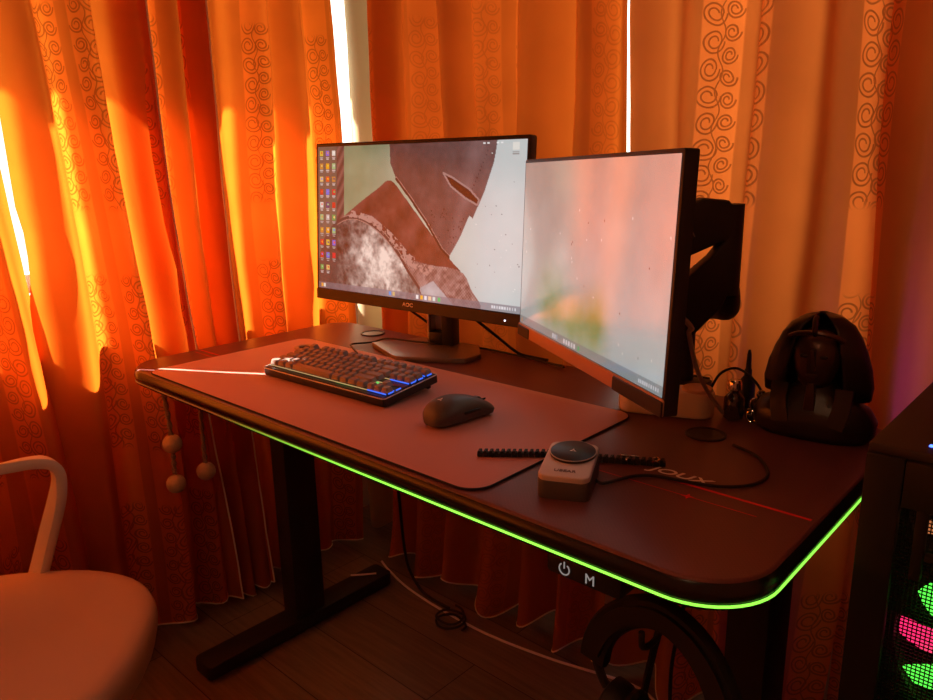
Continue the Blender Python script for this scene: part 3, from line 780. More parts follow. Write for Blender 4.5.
def picture_knight(u, v):
    n1 = fbm(u, v, 3, 1); n2 = fbm(u, v, 14, 9); n3 = fbm(u, v, 40, 21, 3)
    img = np.zeros(u.shape + (3,))
    mist = np.clip((u - .25) / .6, 0, 1)[..., None]
    img[:] = np.array([132, 146, 112]) * (1 - mist) + np.array([196, 204, 204]) * mist
    img += ((n1 - .5) * 70 * (1 - .7 * mist[..., 0]))[..., None]
    img -= (np.clip(.35 - v, 0, 1) * 60 * np.exp(-((u - .2) / .12) ** 2))[..., None]
    # staff with a spiral wrap
    q = (u > .108) & (u < .152) & (v < .62)
    stripe = .5 + .5 * np.sin((v * 60 + u * 160))
    img[q] = (np.array([70, 52, 48]) + stripe[..., None] * np.array([50, 34, 30]))[q]
    # cloak
    cl = smooth_poly([(.10, .54), (.22, .40), (.33, .29), (.40, .23), (.47, .33), (.58, .52), (.70, .72), (.74, .80), (.60, .86), (.44, .72), (.30, .56), (.16, .52)])
    q = inside(u, v, cl); sh = np.sin((u * 1.3 + v) * 26 + n1 * 5)
    img[q] = (np.array([96, 52, 46]) + (n2 - .5)[..., None] * 36 + sh[..., None] * np.array([13, 8, 7]))[q]
    # breast below
    q = inside(u, v, smooth_poly([(.46, .74), (.60, .76), (.74, .78), (.79, .88), (.82, 1.02), (.50, 1.02), (.46, .88)]))
    ch = np.sin(u * 520) * np.sin(v * 300)
    img[q] = (np.array([134, 104, 98]) + ch[..., None] * 34 + (n3 - .5)[..., None] * 90)[q]
    q = inside(u, v, [(.55, .92), (.62, .86), (.73, 1.02), (.52, 1.02)]); img[q] = (np.array([170, 166, 168]) + (n2 - .5)[..., None] * 60)[q]
    # shoulder plate
    sp = smooth_poly([(.02, .70), (.08, .56), (.17, .485), (.27, .50), (.38, .60), (.48, .78), (.545, 1.03), (.02, 1.03)])
    q = inside(u, v, sp)
    lum = 96 + 120 * np.exp(-((u - .33) ** 2 / .03 + (v - .78) ** 2 / .06)) + (n2 - .5) * 190 + (n3 - .5) * 120
    edge = np.clip((u - .05) / .25, 0, 1)
    lum = lum * (.45 + .55 * edge)
    img[q] = (np.clip(lum, 25, 235)[..., None] * np.array([1, .93, .88]))[q]
    d = seg_dist(u, v, sp[6:34]); q = (d < .010); img[q] = (72, 52, 48); q = (d > .010) & (d < .017) & inside(u, v, cl); img[q] = (150, 120, 110)
    # mail collar
    cc = [(.20, .47), (.30, .50), (.40, .60), (.50, .74), (.60, .80)]
    d = seg_dist(u, v, cc); q = (d < .035) & (n3 > .47) & ~inside(u, v, sp); img[q] = (168, 132, 122)
    # helmet
    hl = [(.395, -.02), (.885, -.02), (.872, .12), (.835, .30), (.790, .455), (.775, .44), (.735, .58), (.690, .70), (.655, .655), (.585, .50), (.50, .34), (.43, .22), (.40, .12)]
    q = inside(u, v, hl)
    hum = 74 + 34 * np.clip((u - .55) * 2.2, 0, 1) + (n2 - .5) * 34 + 22 * np.exp(-((u - .80 + (v) * .14) / .03) ** 2)
    img[q] = (hum[..., None] * np.array([1.0, .80, .80]))[q]
    d = seg_dist(u, v, [(.43, .22), (.50, .34), (.585, .50), (.655, .655), (.69, .70)]); q = (d < .008); img[q] = (42, 28, 28); q = (d > .008) & (d < .013) & inside(u, v, hl); img[q] = (150, 118, 112)
    # eye slit and breaths
    sl = [(.655, .185), (.70, .215), (.775, .285), (.815, .345), (.808, .375), (.755, .335), (.69, .265)]
    q = inside(u, v, sl); img[q] = (52, 24, 22)
    d = seg_dist(u, v, sl + sl[:1]); q = d < .006; img[q] = (150, 125, 122)
    rs = np.random.RandomState(5)
    for _ in range(46):
        x = .60 + rs.rand() * .17; y = .40 + rs.rand() * .22
        if (x - .60) * .9 + .38 > y + .07: continue
        q = ((u - x) * 1.78) ** 2 + (v - y) ** 2 < .0042 ** 2; q &= inside(u, v, hl); img[q] = (34, 20, 20)
    for k in range(11):
        x, y = .845 - k * .006, .06 + k * .022; q = ((u - x) * 1.78) ** 2 + (v - y) ** 2 < .004 ** 2; img[q] = (40, 28, 28)
    # drifting specks
    for _ in range(26):
        x, y = .80 + rs.rand() * .19, rs.rand() * .9; q = ((u - x) * 1.78) ** 2 + ((v - y) * (1 + rs.rand())) ** 2 < .0035 ** 2; img[q] = (90, 90, 92) if rs.rand() < .6 else (240, 240, 235)
    # dark veil under the desktop icons
    q = (u < .112) & (v < .955); img[q] = img[q] * .30 + np.array([62, 58, 56]) * .75
    pal = [(222, 196, 70), (230, 90, 40), (210, 50, 40), (190, 190, 185), (120, 110, 220), (200, 140, 60), (80, 120, 230), (90, 170, 90), (230, 230, 220), (240, 170, 30), (220, 40, 50), (235, 200, 120), (70, 60, 120), (150, 200, 140)]
    k = 0
    for r in range(10):
        for c in range(3):
            if r == 9 and c == 2: continue
            x, y = .020 + c * .036, .045 + r * .089; col = np.array(pal[(r * 5 + c * 4 + r // 2) % len(pal)])
            q = (abs(u - x) < .0095) & (abs(v - y) < .019); img[q] = col * .92
            q = ((u - x - .002) * 1.78) ** 2 + (v - y + .003) ** 2 < .0075 ** 2; img[q] = pal[(k * 3 + 2) % len(pal)]
            for w in range(2):
                q = (abs(u - x) < .0095 - .003 * w) & (abs(v - y - .028 - .011 * w) < .0028); img[q] = (185, 182, 178)
            k += 1
    for x in (.83, .846, .885, .90): 
        q = (abs(u - x) < .005) & (abs(v - .015) < .006); img[q] = (235, 235, 235)
    q = (abs(u - .957) < .012) & (abs(v - .035) < .022); img[q] = (222, 222, 215)
    for w in range(2):
        q = (abs(u - .957) < .014) & (abs(v - .068 - .012 * w) < .003); img[q] = (150, 150, 148)
    taskbar(img, u, v, 3, [(.022, (230, 160, 60)), (.036, (220, 220, 210)), (.405, (70, 150, 220)), (.425, (200, 180, 120)), (.545, (235, 235, 235)), (.565, (240, 180, 60)), (.585, (230, 230, 240)), (.605, (235, 200, 160)), (.625, (210, 230, 220)), (.65, (40, 190, 110))])
    return img

def picture_mist(u, v):
    n1 = fbm(u, v, 3, 41); n2 = fbm(u, v, 8, 51)
    img = np.zeros(u.shape + (3,)); t = np.clip(v, 0, 1)[..., None]
    img[:] = np.array([176, 170, 160]) * (1 - t) + np.array([196, 206, 204]) * t  # part of the curtain's orange reflection put into the picture's warm top
    img += ((n1 - .5) * 36)[..., None]
    g = np.exp(-((u - .50) ** 2 / .012 + (v - .86) ** 2 / .016)) + .8 * np.exp(-((u - .28) ** 2 / .01 + (v - .8) ** 2 / .03)) + .7 * np.exp(-((u - .62) ** 2 / .004 + (v - .80) ** 2 / .02))
    img -= np.clip(g * (.5 + n2), 0, 1)[..., None] * np.array([66, 34, 92])
    rs = np.random.RandomState(8)
    for _ in range(24):
        x, y = rs.rand(), .25 + rs.rand() * .65; q = ((u - x) * 1.78) ** 2 + ((v - y) * .6) ** 2 < .004 ** 2; img[q] = (245, 240, 232) if rs.rand() < .6 else (90, 85, 80)
    taskbar(img, u, v, 4, [(.02, (200, 150, 110)), (.315, (220, 230, 235)), (.332, (220, 220, 220)), (.345, (170, 190, 200)), (.405, (235, 235, 235)), (.425, (230, 230, 230)), (.445, (235, 235, 240)), (.465, (225, 225, 225)), (.485, (235, 235, 235)), (.515, (40, 190, 110))], .05, (130, 138, 140))
    return img

def screen_mesh(name, w, h, Mw, fn, m, parent, nx=420):
    ny = int(nx * h / w)
    u, v = np.meshgrid(np.linspace(0, 1, nx), np.linspace(0, 1, ny))
    img = np.clip(fn(u, v), 0, 255); lin = to_lin(img)
    co = np.zeros((ny, nx, 3)); co[..., 0] = (u - .5) * w; co[..., 2] = (.5 - v) * h
    Mt = np.array(ROOTM[parent.name].inverted() @ Mw)
    co = co.reshape(-1, 3) @ Mt[:3, :3].T + Mt[:3, 3]
    ii = np.arange(ny * nx).reshape(ny, nx)
    f = np.stack([ii[:-1, :-1], ii[1:, :-1], ii[1:, 1:], ii[:-1, 1:]], -1).reshape(-1, 4)
    me = bpy.data.meshes.new(name); me.from_pydata(co.tolist(), [], f.tolist())
    at = me.color_attributes.new('picture', 'FLOAT_COLOR', 'POINT')
    at.data.foreach_set('color', np.concatenate([lin.reshape(-1, 3), np.ones((ny * nx, 1))], 1).astype(np.float32).ravel())
    me.materials.append(m); me.update()
    o = bpy.data.objects.new(name, me); COL.objects.link(o); o.parent = parent; ROOTM[o.name] = ROOTM[parent.name]
    return o

M_SCR_L = attr_screen_material('lit_screen', .66, 1.65, .20)
M_SCR_R = attr_screen_material('lit_misty_screen', .46, 2.9, .13)

def head_matrix(c, yaw, tilt, roll):
    cc, s = math.cos(yaw), math.sin(yaw)
    r = Vector((cc, s, 0)); nrm = Vector((s, -cc, 0)); up = Vector((0, 0, 1)) * math.cos(tilt) - nrm * math.sin(tilt)
    r2 = r * math.cos(roll) + up * math.sin(roll); u2 = -r * math.sin(roll) + up * math.cos(roll)
    b = u2.cross(r2)  # local +y = backwards (x right, z up)
    Mx = Matrix.Identity(4)
    for i in range(3): Mx[i][0], Mx[i][1], Mx[i][2], Mx[i][3] = r2[i], b[i], u2[i], c[i]
    return Mx

def monitor_head(root, Mh, w, h, side, top_, chin, shell_m, chin_m, scr_m, fn, depth=.020):
    """front plane at local y = 0; thin bezel round the panel, deeper bulge behind"""
    b = B()
    outer = rrect(-w / 2, -h / 2, w / 2, h / 2, .004, 3)
    RX = Matrix.Rotation(PI / 2, 4, 'X')            # outline in x,z ; extrude to +y
    prism(b, outer, -depth, 0, .0015, 2, Mh @ RX)
    shell = new_obj('housing', b, shell_m, root)
    b = B(); prism(b, rrect(-w * .33, -h * .34, w * .33, h * .36, .03, 6), -depth - .028, -depth + .002, .012, 3, Mh @ RX)
    new_obj('back_bulge', b, shell_m, root)
    sw, sh = w - 2 * side, h - top_ - chin
    so = Mh @ Matrix.Translation((0, -.0006, (chin - top_) / 2))
    scr = screen_mesh('screen', sw, sh, so, fn, scr_m, root)
    b = B(); prism(b, rrect(-w / 2 + .0005, -h / 2 + .0005, w / 2 - .0005, -h / 2 + chin - .001, .003, 3), -.002, .0022, .001, 1, Mh @ RX)
    ch_ = new_obj('chin', b, chin_m, root)
    return shell, scr, ch_

# ---------------------------------------------------------------- left monitor (on its own stand)
ML = head_matrix((.449, .463, 1.025), .067, .073, -.005)
mon = thing('monitor', 'large black monitor on a metal stand showing an armoured knight wallpaper', 'monitor', (.445, .52, H), 0)
wL, hL = .614, .367
shell, scr, chin = monitor_head(mon, ML, wL, hL, .0075, .008, .027, M_BLACK, M_BLACK, M_SCR_L, picture_knight)
scr['label'] = 'lit screen with knight wallpaper'
RX = Matrix.Rotation(PI / 2, 4, 'X')
o = new_obj('logo', text_bm('AOC', .0115, ML @ Matrix.Translation((.0, -.0026, -hL / 2 + .0145)) @ RX, .0002, xs=1.25, bold=.0003), M_PRINT, chin, smooth=False)
bm = B(); ball(bm, ML @ Vector((.265, -.0026, -hL / 2 + .011)), .0016); new_obj('power_light', bm, M_WLED, chin)
bp = [(.316, .452), (.345, .500), (.372, .565), (.535, .585), (.592, .528), (.594, .476), (.462, .397), (.445, .400)]
bm = B(); prism(bm, [(x, y) for x, y in bp], H + .0005, H + .0125, .0015, 2); base = new_obj('stand_base', bm, M_STEEL, mon)
NM = Matrix.Translation((.458, .548, 0)) @ Matrix.Rotation(math.radians(16), 4, 'Z')
bm = B(); box(bm, (.0195, 0, H + .082), (.030, .034, .145), .003, 2, NM); neck = new_obj('stand_neck', bm, M_BLACK, mon)
bm = B(); box(bm, (-.0295, 0, H + .082), (.007, .034, .145), .002, 2, NM); new_obj('silver_side', bm, M_SILVER, neck)
bm = B(); box(bm, (-.011, 0, H + .026), (.035, .034, .030), .002, 2, NM); box(bm, (-.011, 0, H + .140), (.035, .034, .03), .002, 2, NM); new_obj('neck_web', bm, M_BLACK, neck)
bm = B(); box(bm, (-.011, .0135, H + .085), (.034, .006, .105), .001, 1, NM); new_obj('slot_back', bm, M_SILVER, neck)
bm = B(); tube(bm, [NM @ Vector((.0, .0, H + .150)), (.455, .545, .93), (.450, .525, 1.03)], .020, 8, 12); box(bm, (.449, .508, 1.03), (.10, .03, .10), .004); new_obj('stand_arm', bm, M_BLACK, mon)
# cables behind it
cbl = tag(new_obj('power_cable', tube(B(), [(.330, .490, .862), (.345, .525, .835), (.372, .575, .79), (.385, .590, H + .03), (.392, .597, H + .006), (.41, .600, H + .004)], .003, 8), M_CABLEB), 'black cable drooping from the knight monitor, left of its stand', 'cable')
cbl = tag(new_obj('video_cable', tube(B(), [(.545, .505, .865), (.57, .53, .83), (.61, .565, .785), (.65, .585, .752), (.68, .598, H + .0045), (.72, .600, H + .004)], .0032, 8), M_CABLEB), 'black cable drooping from the knight monitor, right of its stand', 'cable')
cbl = tag(new_obj('thin_cable', tube(B(), [(.53, .592, H + .004), (.58, .594, H + .004), (.63, .592, H + .004), (.70, .588, H + .004), (.78, .575, H + .004)], .0025, 8), M_CABLEB), 'thin black cable lying along the back edge of the desk', 'cable')

# ---------------------------------------------------------------- right monitor (on an arm)
MR = head_matrix((.995, .313, 1.001), -.557, .046, .012)
rmon = thing('monitor', 'slim black monitor turned left on an arm, screen washed out with orange reflections', 'monitor', (.995, .313, H), -.557)
wR, hR = .540, .325
shell, scr, chin = monitor_head(rmon, MR, wR, hR, .0055, .006, .024, M_BLACK, M_CHIN_LIT, M_SCR_R, picture_mist, .020)
scr['label'] = 'lit misty screen with orange reflections'
bm = B(); prism(bm, rrect(wR / 2 - .135, -hR / 2 + .0, wR / 2 + .0005, -hR / 2 + .0205, .003, 3), .0015, .0045, .001, 1, MR @ RX); o = new_obj('chin_corner', bm, M_BLACK, chin); o['label'] = 'black corner of the chin'
bm = B(); prism(bm, rrect(-wR / 2 - .0005, -hR / 2 - .0005, -wR / 2 + .06, -hR / 2 + .0195, .003, 3), .0015, .0035, .001, 1, MR @ RX); o = new_obj('chin_end', bm, M_BLACK, chin)
# arm
arm = thing('monitor_mount', 'black gas spring monitor arm between the turned monitor and the curtain', 'monitor mount', (1.10, .565, H))
back = lambda x, y, z: MR @ Vector((x, y, z))
def plate(poly, y0, y1, Mx, m, name, bev=.004):
    b = B(); prism(b, poly, -y1, -y0, bev, 3, Mx @ RX); return new_obj(name, b, m, arm)
A0 = back(.02, .06, .03)
bm = B(); cyl(bm, back(.02, .055, .02), back(.02, .085, .02), .038, seg=28); box(bm, (.02, .063, .02), (.10, .006, .10), .001, 1, MR); new_obj('mount_plate', bm, M_BLACKM, arm)
# broad link with a long slot, seen past the monitor's edge: outline in its own plane (x along, z up)
PA = Vector((1.045, .425, 0)); PB = Vector((1.148, .50, 0))
ang = math.atan2(PB.y - PA.y, PB.x - PA.x)
LM = Matrix.Translation((PA.x, PA.y, 0)) @ Matrix.Rotation(ang, 4, 'Z')
LL = (PB - PA).length
up_p = [(-.055, .955), (LL * .45, 1.005), (LL - .004, 1.035), (LL, 1.050), (LL, 1.080), (LL - .010, 1.092), (LL * .62, 1.096), (-.055, 1.046)]
plate(up_p, -.022, .022, LM, M_BLACKM, 'upper_link')
low_p = [(-.055, .825), (LL * .55, .875), (LL - .012, .925), (LL, .955), (LL, 1.042), (LL - .012, 1.032), (LL * .74, 1.004), (LL * .5, .976), (-.055, .922)]
plate(low_p, -.022, .022, LM, M_BLACKM, 'lower_link')
bm = B(); cyl(bm, LM @ Vector((LL - .004, 0, .945)), LM @ Vector((LL - .004, 0, 1.086)), .022, seg=24); new_obj('elbow', bm, M_BLACKM, arm)
bm = text_bm('onkron', .022, LM @ Matrix.Translation((LL * .30, -.0224, 1.030)) @ Matrix.Rotation(-math.radians(26), 4, 'Y') @ RX, .0002)
o = new_obj('lettering', bm, mat('worn_print', (.22, .13, .11), .5), arm, smooth=False); o['label'] = 'faint lettering'
bm = B(); tube(bm, [LM @ Vector((-.04, 0, .98)), back(.02, .10, .02), back(.02, .075, .02)], .022, 8, 14); new_obj('wrist', bm, M_BLACKM, arm)
bm = B(); cyl(bm, (1.045, .575, H + .028), (1.045, .575, .93), .0165, seg=22); new_obj('pole', bm, M_BLACKM, arm)
bm = B(); box(bm, (1.045, .565, H + .0145), (.09, .07, .028), .004); box(bm, (1.045, .607 + .012, H - .035), (.06, .008, .12), .002); box(bm, (1.045, .585, H - .09), (.06, .06, .008), .001); new_obj('clamp', bm, M_BLACKM, arm)
bm = B(); tube(bm, [(1.045, .575, .90), (1.10, .572, .905), (1.135, .535, .915), (1.146, .505, .95)], .019, 8, 14); new_obj('lower_arm', bm, M_BLACKM, arm)
# pale cable hanging from the monitor
tag(new_obj('monitor_cable', tube(B(), [back(.20, .034, -.03), back(.235, .05, -.055), (1.155, .36, .905), (1.150, .40, .845), (1.150, .44, .80), (1.155, .475, .765), (1.16, .50, H + .005), (1.165, .54, H + .004)], .0036, 8), mat('grey_cable', (.42, .34, .32), .5)), 'pale grey cable hanging behind the right edge of the turned monitor', 'cable')

# ---------------------------------------------------------------- white rounded dock under the right monitor
wd = thing('charging_dock', 'white rounded dock with a dished end under the turned monitor', 'dock', (1.075, .452, H), .36)
WM = Matrix.Translation((1.072, .458, H)) @ Matrix.Rotation(.36, 4, 'Z')
bm = B(); prism(bm, rrect(-.078, -.026, .078, .026, .0255, 12), 0.0005, .044, .004, 3, WM); new_obj('dock_body', bm, M_WHITE, wd)
bm = B(); lathe(bm, [(.0245, .0355), (.0245, .040), (.0225, .0415), (.0205, .0395), (.015, .0372), (0, .0365)], (.048, 0, 0), 36, WM); 
bm2 = B(); lathe(bm2, [(.0245, 0), (.0245, .004), (.0225, .0055), (.0205, .0035), (.015, .0012), (0, .0005)], (0, 0, 0), 36, WM @ Matrix.Translation((.050, 0, .0438))); bm.free()
o = new_obj('dish', bm2, mat('pinkish_dish', (.62, .45, .38), .45), wd)

# small things beside the dock
bt = thing('perfume_bottle', 'small dark glass bottle with a shiny cap beside the white dock', 'bottle', (1.172, .500, H))
bm = B(); lathe(bm, [(.012, .0005), (.0155, .002), (.0165, .02), (.0155, .036), (.009, .044), (.007, .046), (.007, .050)], (1.172, .500, H), 24); new_obj('bottle_body', bm, M_GLASSD, bt)
bm = B(); lathe(bm, [(.0075, .049), (.0105, .050), (.0105, .062), (.0085, .066), (0, .067)], (1.172, .500, H), 24); new_obj('cap', bm, M_CHROME, bt)
pn = thing('pointed_bottle', 'dark slim bottle with a tall pointed tip at the back of the desk', 'bottle', (1.163, .572, H))
bm = B(); lathe(bm, [(.011, .0005), (.0135, .002), (.0135, .046), (.009, .052), (.006, .056)], (1.163, .572, H), 20); new_obj('bottle_body', bm, M_BLACK, pn)
bm = B(); lathe(bm, [(.0062, .055), (.0062, .066), (.0048, .068), (.0036, .092), (.0020, .1), (0, .101)], (1.163, .572, H), 16); new_obj('pointed_tip', bm, M_BLACK, pn)
fg = thing('keychain', 'bunch of dark beads and metal rings between bottle and bust', 'keychain', (1.202, .505, H))
bm = B()
for (dx, dy, z, r) in ((0, 0, .011, .011), (.012, .004, .010, .010), (-.004, .012, .0095, .0095), (.006, .004, .029, .0105), (.010, .010, .044, .008)): ball(bm, (1.20 + dx, .505 + dy, H + z), r, u=16, v=10)
new_obj('beads', bm, M_GLASSD, fg)
bm = B()
for (dx, dy, z, a) in ((.004, -.011, .012, .2), (.016, -.004, .012, 1.0), (.006, -.006, .032, .6)):
    Mx = Matrix.Translation((1.20 + dx, .505 + dy, H + z)) @ Matrix.Rotation(a, 4, 'Z') @ Matrix.Rotation(PI / 2, 4, 'X')
    sweep(bm, [Mx @ Vector((.0075 * math.cos(q), .0095 * math.sin(q), 0)) for q in [2 * PI * i / 20 for i in range(20)]], circ(.0011, 6), closed=True)
o = new_obj('metal_rings', bm, M_CHROME, fg); o['label'] = 'shiny metal rings'
tag(new_obj('adapter_cable', tube(B(), [(1.105, .545, H + .003), (1.115, .535, H + .03), (1.14, .515, H + .068), (1.16, .535, H + .075), (1.19, .54, H + .055), (1.215, .535, H + .02), (1.222, .53, H + .003)], .0022, 8), M_CABLEB), 'black cable arching over the dark glass bottle', 'cable')

# charger cable snaking right over the desk
tag(new_obj('charging_cable', tube(B(), [CM @ Vector((.0335, .01, .006)), CM @ Vector((.045, .008, .004)), (1.172, .185, H + .003), (1.195, .204, H + .003), (1.235, .213, H + .003), (1.275, .228, H + .003), (1.302, .258, H + .003), (1.306, .300, H + .003), (1.285, .340, H + .003), (1.262, .362, H + .003), (1.225, .378, H + .003)], .0022, 8), M_CABLEB), 'thin black charging cable curving from the charger across the desk', 'cable')

# ---------------------------------------------------------------- pharaoh bust
BX, BY = 1.292, .512
bust = thing('statuette', 'dark resin bust in a striped headcloth at the back right of the desk', 'statuette', (BX, BY, H), math.radians(6))
BM = Matrix.Translation((BX, BY, H)) @ Matrix.Rotation(math.radians(6), 4, 'Z') @ Matrix.Diagonal((1.10, 1.05, 1.03, 1))     # faces local -y
def loft(secs, K=32, M=Matrix(), e=.8):
    b = B(); rings = []
    for (z, hx, hy, cy) in secs:
        r = []
        for i in range(K):
            a = 2 * PI * i / K; c, s = math.cos(a), math.sin(a)
            r.append(b.verts.new(M @ Vector((hx * abs(c) ** e * (1 if c > 0 else -1), cy + hy * abs(s) ** e * (1 if s > 0 else -1), z))))
        rings.append(r)
    for A, C in zip(rings, rings[1:]):
        for i in range(K): b.faces.new((A[i], A[(i + 1) % K], C[(i + 1) % K], C[i]))
    b.faces.new(rings[0]); b.faces.new(rings[-1]); return b
new_obj('shoulders', loft([(.0005, .070, .040, 0), (.010, .078, .045, 0), (.030, .080, .044, 0), (.048, .070, .038, 0), (.060, .048, .030, 0), (.075, .026, .024, 0), (.095, .022, .022, 0)], 32, BM), M_STONE, bust, angle=70)
new_obj('face', loft([(.078, .016, .016, -.012), (.085, .021, .022, -.013), (.098, .026, .028, -.012), (.115, .030, .031, -.010), (.132, .031, .031, -.008), (.148, .028, .028, -.006), (.160, .015, .016, -.004)], 28, BM, .95), M_STONEG, bust, angle=70)
bm = B(); prism(bm, [(-.0045, 0), (.0045, 0), (.0025, .030), (-.0025, .030)], 0, .009, .001, 2, BM @ Matrix.Translation((0, -.036, .108)) @ Matrix.Rotation(PI / 2 + .12, 4, 'X')); new_obj('nose', bm, M_STONEG, bust)
bm = B()
for sx in (-.012, .012): ball(bm, BM @ Vector((sx, -.0365, .126)), .0058, (1.2, .6, .55), 14, 8)
new_obj('eyes', bm, M_STONE, bust)
bm = B(); ball(bm, BM @ Vector((0, -.0385, .099)), .009, (1, .45, .32), 16, 8); new_obj('mouth', bm, M_STONEG, bust)
bm = B(); prism(bm, [(-.005, 0), (.005, 0), (.007, -.040), (-.007, -.040)], -.006, .006, .002, 2, BM @ Matrix.Translation((0, -.034, .086)) @ Matrix.Rotation(PI / 2 - .05, 4, 'X')); new_obj('chin_beard', bm, M_STONEG, bust)
# headcloth: ridged dome flaring to the shoulders, open in front
bm = B(); rings = []
secs = [(.060, .068, .036), (.080, .070, .040), (.105, .066, .044), (.130, .058, .046), (.150, .050, .044), (.166, .040, .038), (.178, .024, .026), (.184, .006, .008)]
K = 56
for k, (z, hx, hy) in enumerate(secs):
    r = []
    for i in range(K + 1):
        a = math.radians(-58) + math.radians(296) * i / K
        rid = 1 + .012 * math.sin(i * 2.2 + k * 1.7)
        x, y = hx * math.cos(a) * rid, hy * math.sin(a) * rid * (.8 if math.sin(a) < 0 else 1) + .004
        r.append(bm.verts.new(BM @ Vector((x, y, z))))
    rings.append(r)
for A, C in zip(rings, rings[1:]):
    for i in range(K): bm.faces.new((A[i], A[i + 1], C[i + 1], C[i]))
o = new_obj('headcloth', bm, M_STONE, bust, angle=60); md = o.modifiers.new('thick', 'SOLIDIFY'); md.thickness = .006
bm = B()
for sx in (-1, 1):
    P = [Vector((sx * .040, -.026, .080)), Vector((sx * .040, -.034, .055)), Vector((sx * .034, -.040, .025))]
    bm = B(); sweep(bm, [BM @ p for p in smooth_path(P, 5)], [(-.012, -.004), (.012, -.004), (.012, .004), (-.012, .004)], up=(0, 1, 0)); new_obj('lappet', bm, M_STONE, bust)
bm = B(); tube(bm, [BM @ Vector(q) for q in ((-.034, -.028, .150), (-.02, -.037, .158), (0, -.040, .161), (.02, -.037, .158), (.034, -.028, .150))], .004, 6, 8); tube(bm, [BM @ Vector(q) for q in ((0, -.038, .158), (0, -.046, .166), (0, -.045, .180), (0, -.040, .184))], .004, 6, 8); new_obj('brow_band', bm, M_STONEG, bust)

# ---------------------------------------------------------------- hanging wooden beads on the curtain ties
def bead_cord(label, pts, beads, side, extra=None):
    root = thing('hanging_bead_cord', label, 'bead cord', (pts[0][0], pts[0][1], pts[0][2]), 0, None)
    b = B()
    path = smooth_path(pts, 10)
    for ph in (0, PI):   # two strands twisted
        s = []
        for i, p in enumerate(path):
            a = ph + i * .9; s.append(p + Vector((.0030 * math.cos(a), .0030 * math.sin(a), 0)))
        tube(b, s, .0034, 1, 6, smooth=False)
    new_obj('cord', b, M_CORD, root)
    for q in beads:
        b = B(); ball(b, q, .0225); new_obj('bead', b, M_WOOD, root)
    if extra: 
        b = B(); ball(b, extra, .018); e = new_obj('dark_bead', b, M_GREYS, root)
    return root
bead_cord('twisted cord with two wooden beads hanging by the left desk corner', [(.016, .072, .7015), (.018, .074, .68), (.020, .077, .62), (.020, .080, .55), (.020, .079, .50), (.020, .078, .46)], [(.020, .080, .534), (.020, .078, .434)], 0)
bead_cord('twisted cord with one wooden bead hanging right of the two bead cord', [(.020, .157, .7015), (.020, .157, .66), (.020, .157, .60), (.020, .156, .52), (.020, .155, .46)], [(.020, .155, .441)], 0, (.022, .178, .628))

# ---------------------------------------------------------------- chair
CA = math.radians(-42)
CHM = Matrix.Translation((.418, -.440, 0)) @ Matrix.Rotation(CA, 4, 'Z')
CHX = CHM
chair = thing('chair', 'cream armchair with a rounded seat at the left front of the desk', 'chair', (.462, -.450, 0), CA)
def superell(hx, hy, e, K=48): return [(hx * abs(math.cos(a)) ** e * (1 if math.cos(a) > 0 else -1), hy * abs(math.sin(a)) ** e * (1 if math.sin(a) > 0 else -1)) for a in [2 * PI * i / K for i in range(K)]]
b = B(); rings = []
for (z, k) in ((.360, .80), (.366, .90), (.385, .965), (.420, 1.0), (.432, 1.0), (.443, .985), (.450, .95), (.452, .88), (.450, .6), (.447, .3), (.446, .02)):
    rings.append([b.verts.new(CHM @ Vector((x * k, y * k, z))) for x, y in superell(.248, .25, .80)])
for A, C in zip(rings, rings[1:]):
    for i in range(len(A)): b.faces.new((A[i], A[(i + 1) % len(A)], C[(i + 1) % len(A)], C[i]))
b.faces.new(rings[0]); b.faces.new(rings[-1])
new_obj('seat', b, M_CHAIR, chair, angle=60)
flat = [(-.016, -.009), (.016, -.009), (.019, -.004), (.019, .004), (.016, .009), (-.016, .009), (-.019, .004), (-.019, -.004)]
ARM_L = [(.222, -.300, .405), (.229, -.285, .45), (.238, -.262, .52), (.244, -.240, .585), (.243, -.233, .625), (.240, -.245, .648), (.237, -.275, .657), (.225, -.33, .658), (.19, -.42, .662), (.15, -.52, .672), (.115, -.60, .69)]
bm = B()
sweep(bm, smooth_path(ARM_L, 6), flat, up=(0, .7, .7)); o = new_obj('arm', bm, M_CHAIRARM, chair)
mir = [CHM @ (Matrix.Scale(-1, 4, (1, 0, 0)) @ (CHM.inverted() @ Vector(q))) for q in ARM_L]
bm = B(); sweep(bm, smooth_path(mir, 6), flat, up=(0, .7, .7)); new_obj('arm', bm, M_CHAIRARM, chair)
for (sx, sy) in ((-1, -1), (1, -1), (-1, 1), (1, 1)):
    bm = B(); cyl(bm, CHM @ Vector((sx * .12, sy * .12, .362)), CHM @ Vector((sx * .15, sy * .15, 0)), .016, .012); new_obj('leg', bm, M_CHAIRARM, chair)
bm = B(); rings = []
for j in range(9):
    z = .56 + .30 * j / 8
    row = []
    for i in range(17):
        a = (i / 16 - .5) * 2.2; rr = .235 + .05 * j / 8
        row.append(bm.verts.new(CHM @ Vector((rr * math.sin(a), -.235 + .235 - rr * math.cos(a) * (.95 + .12 * j / 8), z - .03 * abs(i / 16 - .5)))))
    rings.append(row)
for A, C in zip(rings, rings[1:]):
    for i in range(16): bm.faces.new((A[i], A[i + 1], C[i + 1], C[i]))
o = new_obj('backrest', bm, M_CHAIR, chair, angle=60); md = o.modifiers.new('thick', 'SOLIDIFY'); md.thickness = .014
bm = B()
for sx in (-.08, .08): cyl(bm, CHM @ Vector((sx, -.20, .42)), CHM @ Vector((sx * 1.1, -.235, .60)), .012)
new_obj('back_support', bm, M_CHAIRARM, chair)

